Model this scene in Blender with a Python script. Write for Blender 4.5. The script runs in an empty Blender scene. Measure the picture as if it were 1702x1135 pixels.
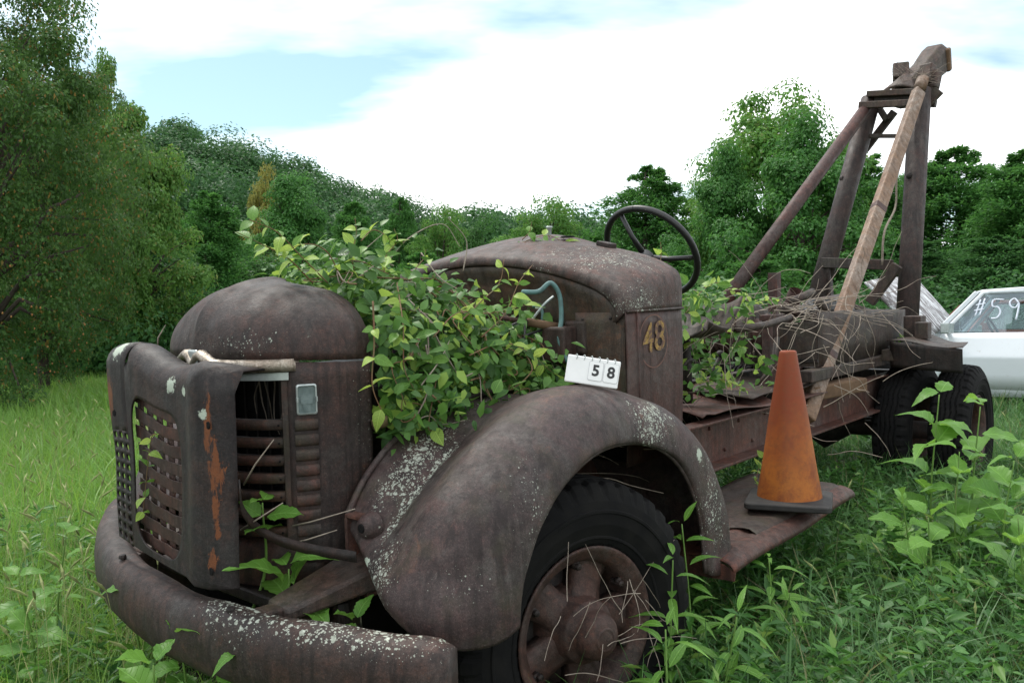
import bpy, bmesh, math, random
import numpy as np
from mathutils import Matrix, Vector, Euler
rng = np.random.default_rng(7); random.seed(7)
R = math.radians
S = bpy.context.scene
col = S.collection
# ------------------------------------------------------------------ camera, sky, sun, exposure
CAMH = 1.40
FPX = 1417.4
cd = bpy.data.cameras.new('camera'); cam = bpy.data.objects.new('camera', cd); col.objects.link(cam)
cd.sensor_width = 36; cd.lens = FPX / 1702 * 36; cd.clip_end = 4000; cd.clip_start = .05
cam.location = (0, 0, CAMH); cam.rotation_euler = (R(90), 0, 0)
S.camera = cam
SUN_EL, SUN_AZ = 62, 318          # degrees; azimuth clockwise from the view direction
W = bpy.data.worlds.new('World'); S.world = W; W.use_nodes = True
nt = W.node_tree; nt.nodes.clear()
def N(t, kind, **kw):
    n = t.nodes.new(kind)
    for k, v in kw.items():
        if hasattr(n, k): setattr(n, k, v)
        else: n.inputs[k.replace('_', ' ')].default_value = v
    return n
L = nt.links.new
sky = N(nt, 'ShaderNodeTexSky', sky_type='NISHITA', sun_disc=False, sun_elevation=R(SUN_EL), sun_rotation=R(SUN_AZ), air_density=1.0, dust_density=.6, ozone_density=.25)
tc = N(nt, 'ShaderNodeTexCoord'); sep = N(nt, 'ShaderNodeSeparateXYZ'); L(tc.outputs['Generated'], sep.inputs[0])
az = N(nt, 'ShaderNodeMath', operation='ADD'); L(sep.outputs['Z'], az.inputs[0]); az.inputs[1].default_value = .22
am = N(nt, 'ShaderNodeMath', operation='MAXIMUM'); L(az.outputs[0], am.inputs[0]); am.inputs[1].default_value = .05
dx = N(nt, 'ShaderNodeMath', operation='DIVIDE'); L(sep.outputs['X'], dx.inputs[0]); L(am.outputs[0], dx.inputs[1])
dy = N(nt, 'ShaderNodeMath', operation='DIVIDE'); L(sep.outputs['Y'], dy.inputs[0]); L(am.outputs[0], dy.inputs[1])
cb = N(nt, 'ShaderNodeCombineXYZ'); L(dx.outputs[0], cb.inputs[0]); L(dy.outputs[0], cb.inputs[1])
mp = N(nt, 'ShaderNodeMapping'); mp.inputs['Location'].default_value = (12.92, 2.98, 0); mp.inputs['Scale'].default_value = (.70, 1.45, 1); L(cb.outputs[0], mp.inputs[0])
cn = N(nt, 'ShaderNodeTexNoise'); cn.inputs['Scale'].default_value = 1.0; cn.inputs['Detail'].default_value = 6; cn.inputs['Roughness'].default_value = .52; L(mp.outputs[0], cn.inputs['Vector'])
cr = N(nt, 'ShaderNodeValToRGB'); cr.color_ramp.elements[0].position = .35; cr.color_ramp.elements[1].position = .56; L(cn.outputs['Fac'], cr.inputs[0])
lift = N(nt, 'ShaderNodeMapRange'); lift.inputs[1].default_value = 0; lift.inputs[2].default_value = 1; lift.inputs[3].default_value = .10; lift.inputs[4].default_value = 1; L(cr.outputs['Color'], lift.inputs[0])
hue = N(nt, 'ShaderNodeHueSaturation'); hue.inputs['Hue'].default_value = .465; hue.inputs['Saturation'].default_value = 1.05; hue.inputs['Value'].default_value = .74; L(sky.outputs[0], hue.inputs['Color'])
mx = N(nt, 'ShaderNodeMixRGB'); L(lift.outputs[0], mx.inputs[0]); L(hue.outputs[0], mx.inputs[1]); mx.inputs[2].default_value = (9.6, 9.8, 10.0, 1)
bg = N(nt, 'ShaderNodeBackground', Strength=.10); L(mx.outputs[0], bg.inputs['Color'])
wo = N(nt, 'ShaderNodeOutputWorld'); L(bg.outputs[0], wo.inputs[0])
sl = bpy.data.lights.new('sun', 'SUN'); sun = bpy.data.objects.new('sun', sl); col.objects.link(sun)
sl.energy = 1.5; sl.angle = R(14); sl.color = (1, .95, .87)
a = R(SUN_AZ); e = R(SUN_EL)
sdir = Vector((math.sin(a) * math.cos(e), math.cos(a) * math.cos(e), math.sin(e)))
sun.rotation_euler = sdir.to_track_quat('Z', 'Y').to_euler()
S.view_settings.view_transform = 'Standard'; S.view_settings.look = 'None'; S.view_settings.gamma = 1
S.view_settings.exposure = 1.1
S.view_settings.use_curve_mapping = False
S.render.engine = 'CYCLES'
S.cycles.max_bounces = 6; S.cycles.diffuse_bounces = 2; S.cycles.transparent_max_bounces = 8; S.cycles.transmission_bounces = 6
S.cycles.use_denoising = True

# ------------------------------------------------------------------ helpers
def ground(x, y):
    x = np.asarray(x, float); y = np.asarray(y, float)
    r = np.hypot(x + .43, y - 3.4)
    k = 1 / (1 + np.maximum(0, r - 9) / 18)
    g = (.045 * (x + .43) + .048 * (y - 3.4)) * k
    g = g + .03 * np.sin(x * 1.3 + y * .7) * np.clip((r - 2) / 4, 0, 1) + .05 * np.sin(x * .31 - y * .23 + 1) * np.clip((r - 4) / 8, 0, 1)
    return g
def P(px, py, d): return Vector(((px - 851) / FPX * d, d, CAMH - (py - 567) / FPX * d))
# truck frame: x forward, y to the driver's side, z up; origin under the front axle
TR = np.array([[-0.6597634496854963, 0.7509221896014386, -0.028775955644854932], [-0.7490179090771412, -0.6602183890085633, -0.05553242923414077], [-0.060698948432415925, -0.01508456095212662, 0.9980421302129888]])
TT = np.array([-0.43499455, 3.41574316, CAMH - 1.39355167])
TM = Matrix([list(TR[i]) + [TT[i]] for i in range(3)] + [[0, 0, 0, 1]])
TC = TR.T @ (np.array([0, 0, CAMH]) - TT)
def T(u, v, w): return TM @ Vector((u, v, w))
def on(px, py, ax, val):
    d = TR.T @ np.array([(px - 851) / FPX, 1.0, -(py - 567) / FPX]); i = 'uvw'.index(ax)
    return TC + (val - TC[i]) / d[i] * d

class MB:
    def __init__(s): s.v = []; s.f = []
    def add(s, v, f):
        n = len(s.v); s.v += [tuple(map(float, p)) for p in v]; s.f += [tuple(i + n for i in q) for q in f]; return s
    def box(s, c, d, rot=None):
        x, y, z = [q / 2 for q in d]
        pts = [Vector((i * x, j * y, k * z)) for i in (-1, 1) for j in (-1, 1) for k in (-1, 1)]
        if rot is not None:
            m = rot if isinstance(rot, Matrix) else Euler(rot).to_matrix()
            pts = [m @ p for p in pts]
        c = Vector(c)
        return s.add([p + c for p in pts], [(0, 1, 3, 2), (4, 6, 7, 5), (0, 4, 5, 1), (2, 3, 7, 6), (0, 2, 6, 4), (1, 5, 7, 3)])
    def bar(s, a, b, w, h, up=(0, 0, 1)):
        a = Vector(a); b = Vector(b); d = (b - a); ln = d.length; d.normalize(); u = Vector(up)
        sd = u.cross(d)
        if sd.length < 1e-4: sd = Vector((1, 0, 0)).cross(d)
        sd.normalize(); u = d.cross(sd)
        m = Matrix((d, sd, u)).transposed()
        return s.box((a + b) / 2, (ln, w, h), m)
    def tube(s, path, r, n=10, cap=True):
        path = [Vector(p) for p in path]; m = len(path)
        rr = r if hasattr(r, '__len__') else [r] * m
        up = None; base = len(s.v); v = []
        for i in range(m):
            t = (path[min(i + 1, m - 1)] - path[max(i - 1, 0)]).normalized()
            if up is None:
                up = Vector((0, 0, 1)) if abs(t.z) < .9 else Vector((1, 0, 0))
            sd = t.cross(up)
            if sd.length < 1e-5: sd = t.orthogonal()
            sd.normalize(); up = sd.cross(t).normalized()
            for k in range(n):
                q = 2 * math.pi * k / n
                v.append(path[i] + sd * (math.cos(q) * rr[i]) + up * (math.sin(q) * rr[i]))
        f = [(i * n + k, i * n + (k + 1) % n, (i + 1) * n + (k + 1) % n, (i + 1) * n + k) for i in range(m - 1) for k in range(n)]
        if cap: f += [tuple(range(n - 1, -1, -1)), tuple((m - 1) * n + k for k in range(n))]
        return s.add(v, f)
    def cyl(s, a, b, r, n=20): return s.tube([a, b], r, n)
    def grid(s, g, flip=False):
        a, b = len(g), len(g[0]); v = [p for row in g for p in row]
        f = [(i * b + j, i * b + j + 1, (i + 1) * b + j + 1, (i + 1) * b + j) for i in range(a - 1) for j in range(b - 1)]
        if flip: f = [q[::-1] for q in f]
        return s.add(v, f)
    def lathe(s, prof, n=40, axis='y', c=(0, 0, 0)):
        v = []
        for r, h in prof:
            for k in range(n):
                q = 2 * math.pi * k / n; x, y = r * math.cos(q), r * math.sin(q)
                p = {'y': (x, h, y), 'z': (x, y, h), 'x': (h, x, y)}[axis]
                v.append((p[0] + c[0], p[1] + c[1], p[2] + c[2]))
        m = len(prof)
        f = [(i * n + k, i * n + (k + 1) % n, (i + 1) * n + (k + 1) % n, (i + 1) * n + k) for i in range(m - 1) for k in range(n)]
        return s.add(v, f)
    def sphere(s, c, r, n=10, m=7):
        prof = [(max(1e-4, math.sin(math.pi * i / m)) * r, -math.cos(math.pi * i / m) * r) for i in range(m + 1)]
        return s.lathe(prof, n, 'z', c)
    def mesh(s, name):
        me = bpy.data.meshes.new(name); me.from_pydata(s.v, [], s.f); me.update(); return me
def crm(pts, n):
    """Catmull-Rom through pts, n samples"""
    p = np.array(pts, float); m = len(p); q = np.vstack([2 * p[0] - p[1], p, 2 * p[-1] - p[-2]])
    out = []
    for t in np.linspace(0, m - 1, n):
        i = min(int(t), m - 2); x = t - i; a, b, c, d = q[i:i + 4]
        out.append(.5 * ((2 * b) + (c - a) * x + (2 * a - 5 * b + 4 * c - d) * x * x + (3 * b - a - 3 * c + d) * x ** 3))
    return np.array(out)
def fix_normals(me):
    bm = bmesh.new(); bm.from_mesh(me); bmesh.ops.remove_doubles(bm, verts=bm.verts, dist=2e-5); bmesh.ops.recalc_face_normals(bm, faces=bm.faces); bm.to_mesh(me); bm.free()
def obj(name, mb, m, parent=None, smooth=False, bevel=0, solid=0, sub=0, weld=False):
    me = mb.mesh(name) if isinstance(mb, MB) else mb
    if isinstance(mb, MB): fix_normals(me)
    if m is not None and not me.materials: me.materials.append(m)
    if smooth:
        for p in me.polygons: p.use_smooth = True
    o = bpy.data.objects.new(name, me); col.objects.link(o)
    if parent is not None: o.parent = parent
    if solid:
        q = o.modifiers.new('solid', 'SOLIDIFY'); q.thickness = solid; q.offset = 0
    if sub:
        q = o.modifiers.new('sub', 'SUBSURF'); q.levels = sub; q.render_levels = sub
    if bevel:
        q = o.modifiers.new('bevel', 'BEVEL'); q.width = bevel; q.segments = 2; q.limit_method = 'ANGLE'; q.angle_limit = R(40)
    return o
def tag(o, label=None, cat=None, group=None, kind=None):
    for k, v in (('label', label), ('category', cat), ('group', group), ('kind', kind)):
        if v: o[k] = v
    return o
def empty(name, loc=(0, 0, 0), rz=0):
    o = bpy.data.objects.new(name, None); col.objects.link(o); o.location = loc; o.rotation_euler = (0, 0, rz); o.empty_display_size = .1; return o
def raw_mesh(name, v, tris, m):
    v = np.asarray(v, np.float32); tris = np.asarray(tris, np.int32)
    me = bpy.data.meshes.new(name); me.vertices.add(len(v)); me.vertices.foreach_set('co', v.ravel())
    me.loops.add(tris.size); me.loops.foreach_set('vertex_index', tris.ravel())
    me.polygons.add(len(tris)); me.polygons.foreach_set('loop_start', np.arange(0, tris.size, 3, dtype=np.int32))
    me.update(calc_edges=True); me.validate()
    if m: me.materials.append(m)
    return me

# ------------------------------------------------------------------ materials
def mat(name):
    m = bpy.data.materials.new(name); m.use_nodes = True; t = m.node_tree; t.nodes.clear()
    o = N(t, 'ShaderNodeOutputMaterial'); b = N(t, 'ShaderNodeBsdfPrincipled'); t.links.new(b.outputs[0], o.inputs[0])
    return m, t, b, o
def noise(t, vec, scale, detail=5, rough=.55, dist=0):
    n = N(t, 'ShaderNodeTexNoise'); n.inputs['Scale'].default_value = scale; n.inputs['Detail'].default_value = detail; n.inputs['Roughness'].default_value = rough; n.inputs['Distortion'].default_value = dist
    if vec is not None: t.links.new(vec, n.inputs['Vector'])
    return n.outputs['Fac']
def rmp(t, v, lo, hi, a=0., b=1.):
    n = N(t, 'ShaderNodeMapRange'); n.clamp = True
    for i, x in enumerate((lo, hi, a, b)): n.inputs[1 + i].default_value = x
    t.links.new(v, n.inputs[0]); return n.outputs[0]
def cmix(t, f, a, b):
    n = t.nodes.new('ShaderNodeMixRGB')
    for i, x in enumerate((f, a, b)):
        if isinstance(x, (tuple, list)): n.inputs[i].default_value = (*x[:3], 1)
        elif isinstance(x, (int, float)): n.inputs[i].default_value = x
        else: t.links.new(x, n.inputs[i])
    return n.outputs[0]
def mth(t, op, a, b=None):
    n = N(t, 'ShaderNodeMath', operation=op)
    for i, x in enumerate((a, b)):
        if x is None: continue
        if isinstance(x, (int, float)): n.inputs[i].default_value = x
        else: t.links.new(x, n.inputs[i])
    return n.outputs[0]
def coords(t, kind='Object'): return N(t, 'ShaderNodeTexCoord').outputs[kind]
def spot(t, vec, c, r):
    """distance to c measured in radii r"""
    s1 = N(t, 'ShaderNodeVectorMath', operation='SUBTRACT'); t.links.new(vec, s1.inputs[0]); s1.inputs[1].default_value = c
    s2 = N(t, 'ShaderNodeVectorMath', operation='DIVIDE'); t.links.new(s1.outputs[0], s2.inputs[0]); s2.inputs[1].default_value = r if hasattr(r, '__len__') else (r, r, r)
    s3 = N(t, 'ShaderNodeVectorMath', operation='LENGTH'); t.links.new(s2.outputs[0], s3.inputs[0]); return s3.outputs['Value']
def rust(name, base, dark, red, redamt=.5, metal=0, lich=0., lscale=70, regions=(), blotches=(), streaks=(), rough=.62, spec=.32, bump=.4, moss=0.):
    base, dark, red = [(q[0] * .84, q[1] * .79, q[2] * .735) for q in (base, dark, red)]
    m, t, b, o = mat(name); v = coords(t)
    c = cmix(t, rmp(t, noise(t, v, 3.2, 8, .6), .38, .58), base, dark)
    lum = (base[0] + base[1] + base[2]) / 3
    c = cmix(t, rmp(t, noise(t, v, 2.1, 9, .7, .8), .45, .57, 0, .75), c, (lum * 1.65, lum * 1.52, lum * 1.38))
    c = cmix(t, mth(t, 'MULTIPLY', rmp(t, noise(t, v, 4.5, 10, .72, .9), .47, .60), redamt), c, red)
    c = cmix(t, mth(t, 'MULTIPLY', rmp(t, noise(t, v, 8.5, 9, .75, .5), .585, .67), redamt * .85), c, (red[0] * 2.0, red[1] * 1.75, red[2] * 1.05))
    c = cmix(t, rmp(t, noise(t, v, 17, 8, .72, .6), .44, .60, 0, .60), c, tuple(x * .6 for x in dark))
    c = cmix(t, rmp(t, noise(t, v, 24, 7, .75), .56, .68, 0, .40), c, tuple(min(1, x * 1.5 + .012) for x in red))
    c = cmix(t, rmp(t, noise(t, v, 55, 6, .75), .40, .68, 0, .60), c, tuple(x * .5 for x in dark))
    c = cmix(t, rmp(t, noise(t, v, 160, 3, .7), .52, .8, 0, .45), c, tuple(min(1, x * 1.9 + .03) for x in base))
    c = cmix(t, rmp(t, noise(t, v, 260, 4, .8), .45, .62, 0, .5), c, tuple(x * .45 for x in dark))
    # vertical rain streaks
    mpn = N(t, 'ShaderNodeMapping'); mpn.inputs['Scale'].default_value = (34, 34, 1.6); t.links.new(v, mpn.inputs[0])
    c = cmix(t, rmp(t, noise(t, mpn.outputs[0], 1, 5, .6), .50, .64, 0, .7), c, tuple(x * .4 for x in dark))
    if moss: c = cmix(t, rmp(t, noise(t, v, 9, 7, .6), .5, .75, 0, moss), c, (.075, .078, .035))
    wob = noise(t, v, 60, 4, .7)
    if streaks:
        ms_ = N(t, 'ShaderNodeMapping'); ms_.inputs['Scale'].default_value = (1, 1, .35); t.links.new(v, ms_.inputs[0]); sn_ = noise(t, ms_.outputs[0], 62, 8, .75, .6)
    for cen, rad in streaks:
        d = mth(t, 'ADD', spot(t, v, cen, rad), mth(t, 'MULTIPLY', mth(t, 'SUBTRACT', sn_, .5), 5.0))
        c = cmix(t, rmp(t, d, .70, 1.10, .85, 0), c, cmix(t, wob, (.24, .075, .022), (.10, .036, .016)))
    ro = rmp(t, noise(t, v, 20, 5), .3, .8, rough - .12, rough + .12)
    if lich or regions:
        thr = rmp(t, noise(t, v, 5.5, 4, .6), .40, .70, -.05, .26 * (lich + .25)) if lich else None
        for cen, rad, amt in regions:
            g = rmp(t, mth(t, 'ADD', spot(t, v, cen, rad), mth(t, 'MULTIPLY', mth(t, 'SUBTRACT', noise(t, v, 11, 5, .7), .5), 1.8)), .2, 1.15, amt, 0)
            thr = g if thr is None else mth(t, 'MAXIMUM', thr, g)
        msk = None
        for k, (sc, mul) in enumerate(((lscale * 1.2, 1.0), (lscale * 2.9, .9))):
            dv = N(t, 'ShaderNodeVectorMath', operation='ADD'); t.links.new(v, dv.inputs[0])
            nn = N(t, 'ShaderNodeTexNoise'); nn.inputs['Scale'].default_value = sc * 1.6; nn.inputs['Detail'].default_value = 4; t.links.new(v, nn.inputs['Vector'])
            sc2 = N(t, 'ShaderNodeVectorMath', operation='SCALE'); t.links.new(nn.outputs['Color'], sc2.inputs[0]); sc2.inputs['Scale'].default_value = .9 / sc
            t.links.new(sc2.outputs[0], dv.inputs[1])
            vo = N(t, 'ShaderNodeTexVoronoi'); vo.inputs['Scale'].default_value = sc; t.links.new(dv.outputs[0], vo.inputs['Vector'])
            sx = N(t, 'ShaderNodeSeparateColor'); t.links.new(vo.outputs['Color'], sx.inputs[0])
            lim = mth(t, 'MULTIPLY', thr, mth(t, 'MULTIPLY', rmp(t, sx.outputs[0], .40, 1, 0, 1.0), mul))
            q = rmp(t, mth(t, 'SUBTRACT', lim, vo.outputs['Distance']), -.02, .09)
            msk = q if msk is None else mth(t, 'MAXIMUM', msk, q)
        lc = cmix(t, rmp(t, noise(t, v, 95, 5, .7), .35, .65), (.20, .215, .175), (.50, .535, .46))
        c = cmix(t, mth(t, 'MULTIPLY', msk, .88), c, lc)
        ro = mth(t, 'MAXIMUM', ro, mth(t, 'MULTIPLY', msk, .95))
    for cen, rad in blotches:
        d = mth(t, 'ADD', spot(t, v, cen, rad), mth(t, 'MULTIPLY', mth(t, 'SUBTRACT', noise(t, v, 75, 6, .75), .5), 2.6))
        c = cmix(t, rmp(t, d, .78, .92, .93, 0), c, cmix(t, noise(t, v, 160, 4, .7), (.26, .31, .24), (.56, .62, .52)))
    t.links.new(c, b.inputs['Base Color']); t.links.new(ro, b.inputs['Roughness']); b.inputs['Specular IOR Level'].default_value = spec; b.inputs['Metallic'].default_value = metal
    bp = N(t, 'ShaderNodeBump'); bp.inputs['Strength'].default_value = bump; bp.inputs['Distance'].default_value = .006
    t.links.new(mth(t, 'ADD', noise(t, v, 90, 8, .7), mth(t, 'MULTIPLY', noise(t, v, 9, 4), 1.4)), bp.inputs['Height']); t.links.new(bp.outputs[0], b.inputs['Normal'])
    return m
def simple(name, c1, c2, scale=20, rough=.6, spec=.4, metal=0, bump=.1, kind='Object'):
    m, t, b, o = mat(name); v = coords(t, kind)
    c = cmix(t, rmp(t, noise(t, v, scale, 7, .6), .35, .7), c1, c2)
    t.links.new(c, b.inputs['Base Color']); b.inputs['Roughness'].default_value = rough; b.inputs['Specular IOR Level'].default_value = spec; b.inputs['Metallic'].default_value = metal
    if bump:
        bp = N(t, 'ShaderNodeBump'); bp.inputs['Strength'].default_value = bump; bp.inputs['Distance'].default_value = .004
        t.links.new(noise(t, v, scale * 4, 6, .7), bp.inputs['Height']); t.links.new(bp.outputs[0], b.inputs['Normal'])
    return m
def leafmat(name, c1, c2, c3=None, trans=.45, rough=.45, spec=.35, patch=0, c3amt=.12, island=True):
    m, t, b, o = mat(name)
    if island: rnd = N(t, 'ShaderNodeNewGeometry').outputs['Random Per Island']
    else: rnd = N(t, 'ShaderNodeObjectInfo').outputs['Random']
    c = cmix(t, rnd, c1, c2)
    v = coords(t)
    if c3: c = cmix(t, rmp(t, mth(t, 'FRACT', mth(t, 'MULTIPLY', rnd, 17.3)), 1 - c3amt, 1 - c3amt * .6), c, c3)
    if patch:
        g = N(t, 'ShaderNodeNewGeometry').outputs['Position']
        c = cmix(t, rmp(t, noise(t, g, patch, 3), .35, .7, 0, .55), c, tuple(x * .55 for x in c1))
    c = cmix(t, rmp(t, noise(t, v, 25, 3), .3, .8, 0, .25), c, c2)
    if not island:      # midrib, side veins, blemishes
        sx = N(t, 'ShaderNodeSeparateXYZ'); t.links.new(v, sx.inputs[0]); ab = mth(t, 'ABSOLUTE', sx.outputs[0])
        sv_ = mth(t, 'ABSOLUTE', mth(t, 'SUBTRACT', mth(t, 'FRACT', mth(t, 'MULTIPLY', mth(t, 'SUBTRACT', sx.outputs[1], mth(t, 'MULTIPLY', ab, .75)), 7.)), .5))
        vn = mth(t, 'MAXIMUM', rmp(t, ab, .006, .022, .75, 0), rmp(t, sv_, .0, .09, .45, 0))
        c = cmix(t, vn, c, tuple(min(1, x * 1.5 + .03) for x in c2))
        ob = N(t, 'ShaderNodeObjectInfo'); va = N(t, 'ShaderNodeVectorMath', operation='ADD'); t.links.new(v, va.inputs[0]); t.links.new(ob.outputs['Location'], va.inputs[1])
        c = cmix(t, rmp(t, noise(t, va.outputs[0], 7, 5, .7), .62, .72, 0, .55), c, (.16, .13, .04))
        bpn = N(t, 'ShaderNodeBump'); bpn.inputs['Strength'].default_value = .5; bpn.inputs['Distance'].default_value = .02; bpn.invert = True; t.links.new(vn, bpn.inputs['Height']); t.links.new(bpn.outputs[0], b.inputs['Normal'])
    t.links.new(c, b.inputs['Base Color']); b.inputs['Roughness'].default_value = rough; b.inputs['Specular IOR Level'].default_value = spec
    tr = N(t, 'ShaderNodeBsdfTranslucent')
    hs = N(t, 'ShaderNodeHueSaturation'); hs.inputs['Value'].default_value = 1.5; hs.inputs['Hue'].default_value = .485; t.links.new(c, hs.inputs['Color']); t.links.new(hs.outputs[0], tr.inputs['Color'])
    ms = N(t, 'ShaderNodeMixShader'); ms.inputs[0].default_value = trans; t.links.new(b.outputs[0], ms.inputs[1]); t.links.new(tr.outputs[0], ms.inputs[2]); t.links.new(ms.outputs[0], o.inputs[0])
    return m

M = {}
BROWN, DARK, RED = (.072, .049, .045), (.034, .026, .026), (.12, .045, .032)
M['shell'] = rust('rust_shell', (.066, .045, .041), DARK, (.105, .042, .032), .45, lich=.12, lscale=60, regions=[((.74, .14, 1.44), (.13, .3, .06), .55), ((.45, .42, 1.2), (.1, .1, .4), .25)], blotches=[((.68, .30, 1.435), .028), ((.63, .345, 1.45), .018)])
M['fender'] = rust('rust_fender', (.092, .066, .068), (.05, .037, .038), (.115, .055, .052), .55, lich=.10, lscale=75,
    regions=[((.36, .54, 1.03), (.30, .07, .20), 1.05), ((.42, .625, .95), (.32, .03, .32), 1.2), ((.0, .52, 1.2), (.2, .06, .06), .6), ((.67, .68, .76), (.12, .13, .28), .75), ((-.30, 1.0, 1.12), (.20, .1, .13), .9), ((-.70, 1.0, .75), (.2, .14, .35), .6), ((.35, .98, .85), (.1, .08, .35), .5), ((.55, .9, .78), (.16, .12, .12), .45)],
    blotches=[((.645, .60, .80), .02), ((-.60, 1.02, .96), .03), ((.27, .62, 1.17), (.012, .03, .02))], moss=.25)
M['bumper'] = rust('rust_bumper', (.070, .048, .043), (.036, .027, .026), (.115, .05, .037), .5, lich=.16, lscale=55,
    regions=[((.8, .72, .70), (.3, .45, .05), .85), ((.93, .40, .68), (.1, .2, .1), .8), ((.7, -.95, .86), (.25, .3, .08), .7)],
    blotches=[((.72, .99, .67), .030), ((.955, .36, .64), .026), ((.87, .60, .655), .018), ((.78, .86, .62), .018)])
M['guard'] = rust('rust_guard', (.040, .032, .033), (.022, .019, .021), (.075, .036, .027), .6, lich=.07, lscale=60,
    streaks=[((.96, .305, 1.21), (.08, .010, .08)), ((.96, .32, 1.09), (.08, .016, .07)), ((.96, .32, .97), (.08, .008, .06)), ((.96, .31, .83), (.08, .012, .03)), ((.97, -.285, 1.27), (.08, .02, .07))],
    blotches=[((.94, -.235, 1.42), .038), ((.955, .10, 1.325), .026), ((.955, .18, 1.31), .016), ((.955, .29, 1.25), .016)])
M['slat'] = rust('rust_slat', (.095, .046, .036), (.052, .030, .026), (.14, .052, .034), .6, lich=.02, lscale=80, bump=.2)
M['grille'] = rust('rust_grille', (.085, .055, .045), (.047, .037, .032), (.15, .05, .035), .6, lich=.05, lscale=90, moss=.25)
M['cowl'] = rust('rust_cowl', (.105, .062, .052), (.055, .038, .034), (.15, .055, .042), .6, lich=.30, lscale=85, regions=[((-.7, .5, 1.68), (.3, .4, .12), .62), ((-.6, .74, 1.52), (.3, .12, .09), .7)])
M['cowlside'] = rust('rust_cowl_side', (.105, .05, .042), (.066, .035, .031), (.15, .052, .04), .5, lich=.05, lscale=100)
M['firewall'] = rust('rust_firewall', (.105, .066, .045), (.06, .045, .032), (.17, .065, .03), .7, lich=.12, lscale=90, moss=.5)
M['redrail'] = rust('rust_red_rail', (.15, .055, .040), (.085, .042, .035), (.19, .07, .046), .6, lich=.10, lscale=90)
M['board'] = rust('rust_running_board', (.145, .056, .041), (.07, .04, .035), (.20, .072, .047), .7, lich=.04, lscale=90)
M['steel'] = rust('rust_bed_steel', (.085, .063, .053), (.05, .038, .034), (.12, .055, .042), .5, lich=.06, lscale=80, moss=.3)
M['darkrust'] = rust('rust_dark', (.040, .029, .026), (.02, .017, .017), (.07, .03, .022), .5, lich=.03, lscale=90)
M['leg'] = rust('rust_leg', (.075, .050, .048), (.045, .034, .033), (.11, .048, .04), .4, lich=.16, lscale=45)
M['redpipe'] = rust('rust_red_pipe', (.12, .052, .046), (.075, .040, .038), (.165, .06, .046), .5, lich=.02, lscale=60)
M['tanpipe'] = rust('rust_tan_pole', (.36, .235, .15), (.25, .155, .10), (.20, .11, .07), .3, lich=.02, lscale=60, bump=.15)
M['headblock'] = rust('rust_boom_head', (.125, .08, .066), (.066, .048, .042), (.16, .07, .05), .5, lich=.34, lscale=40, moss=.35)
M['wheel'] = rust('rust_wheel', (.098, .052, .042), (.058, .036, .032), (.15, .058, .042), .5, lich=.0, lscale=90)
M['seat'] = rust('rust_seat', (.09, .07, .06), (.05, .04, .037), (.12, .06, .045), .4, lich=.3, lscale=50)
M['rubber'] = simple('tyre_rubber', (.006, .006, .0065), (.011, .0105, .010), 14, .85, .12, bump=.2)
M['blackrim'] = simple('black_bakelite', (.009, .009, .010), (.016, .015, .015), 30, .42, .5)
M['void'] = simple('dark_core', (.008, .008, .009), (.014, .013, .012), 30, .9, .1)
M['chrome'] = rust('pitted_chrome', (.56, .54, .49), (.36, .31, .25), (.26, .15, .09), .5, metal=.65, rough=.36, spec=.6, bump=.5)
M['alu'] = simple('dull_aluminium', (.42, .46, .45), (.30, .34, .33), 25, .35, .6, .5, .1)
M['lens'] = simple('clouded_lens', (.16, .20, .20), (.09, .12, .12), 40, .12, .6, 0, .05)
M['hose'] = simple('faded_hose', (.10, .21, .20), (.07, .12, .12), 40, .6)
M['wood'] = simple('old_wood', (.16, .10, .06), (.09, .055, .035), 14, .85, .2)
M['twig'] = simple('dry_twig', (.33, .28, .23), (.19, .155, .125), 30, .85, .2)
M['stem'] = simple('vine_stem', (.19, .085, .05), (.13, .12, .05), 20, .6, .3)
M['gstem'] = simple('green_stem', (.13, .24, .05), (.09, .17, .035), 20, .55, .3)
M['bark'] = simple('tree_bark', (.075, .06, .048), (.04, .034, .028), 6, .9, .2, bump=.5)
M['white'] = simple('white_plastic', (.80, .80, .79), (.74, .74, .73), 12, .38, .45, bump=.03)
M['black'] = simple('print_black', (.02, .02, .022), (.03, .03, .03), 30, .5)
M['yellow'] = simple('faded_yellow_paint', (.36, .23, .03), (.20, .10, .03), 55, .7)
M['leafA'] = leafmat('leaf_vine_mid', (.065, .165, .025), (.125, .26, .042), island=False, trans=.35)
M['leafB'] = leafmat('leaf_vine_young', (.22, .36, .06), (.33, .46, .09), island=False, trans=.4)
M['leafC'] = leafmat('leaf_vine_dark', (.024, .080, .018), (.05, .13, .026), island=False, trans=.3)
M['leafmass'] = leafmat('leaf_vine_mass', (.026, .085, .018), (.10, .225, .040), (.26, .40, .07), trans=.35, c3amt=.16)
M['weed'] = leafmat('leaf_weed_broad', (.085, .215, .030), (.14, .30, .046), island=False, trans=.4)
M['weedlow'] = leafmat('leaf_undergrowth', (.036, .125, .026), (.10, .26, .046), (.20, .33, .07), trans=.35, patch=.9)
M['grassL'] = leafmat('grass_field', (.10, .25, .036), (.19, .345, .058), (.34, .31, .13), trans=.35, patch=.28, c3amt=.07)
M['grassR'] = leafmat('grass_near', (.042, .125, .040), (.12, .26, .068), (.27, .24, .12), trans=.35, patch=.8, c3amt=.08)

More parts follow.
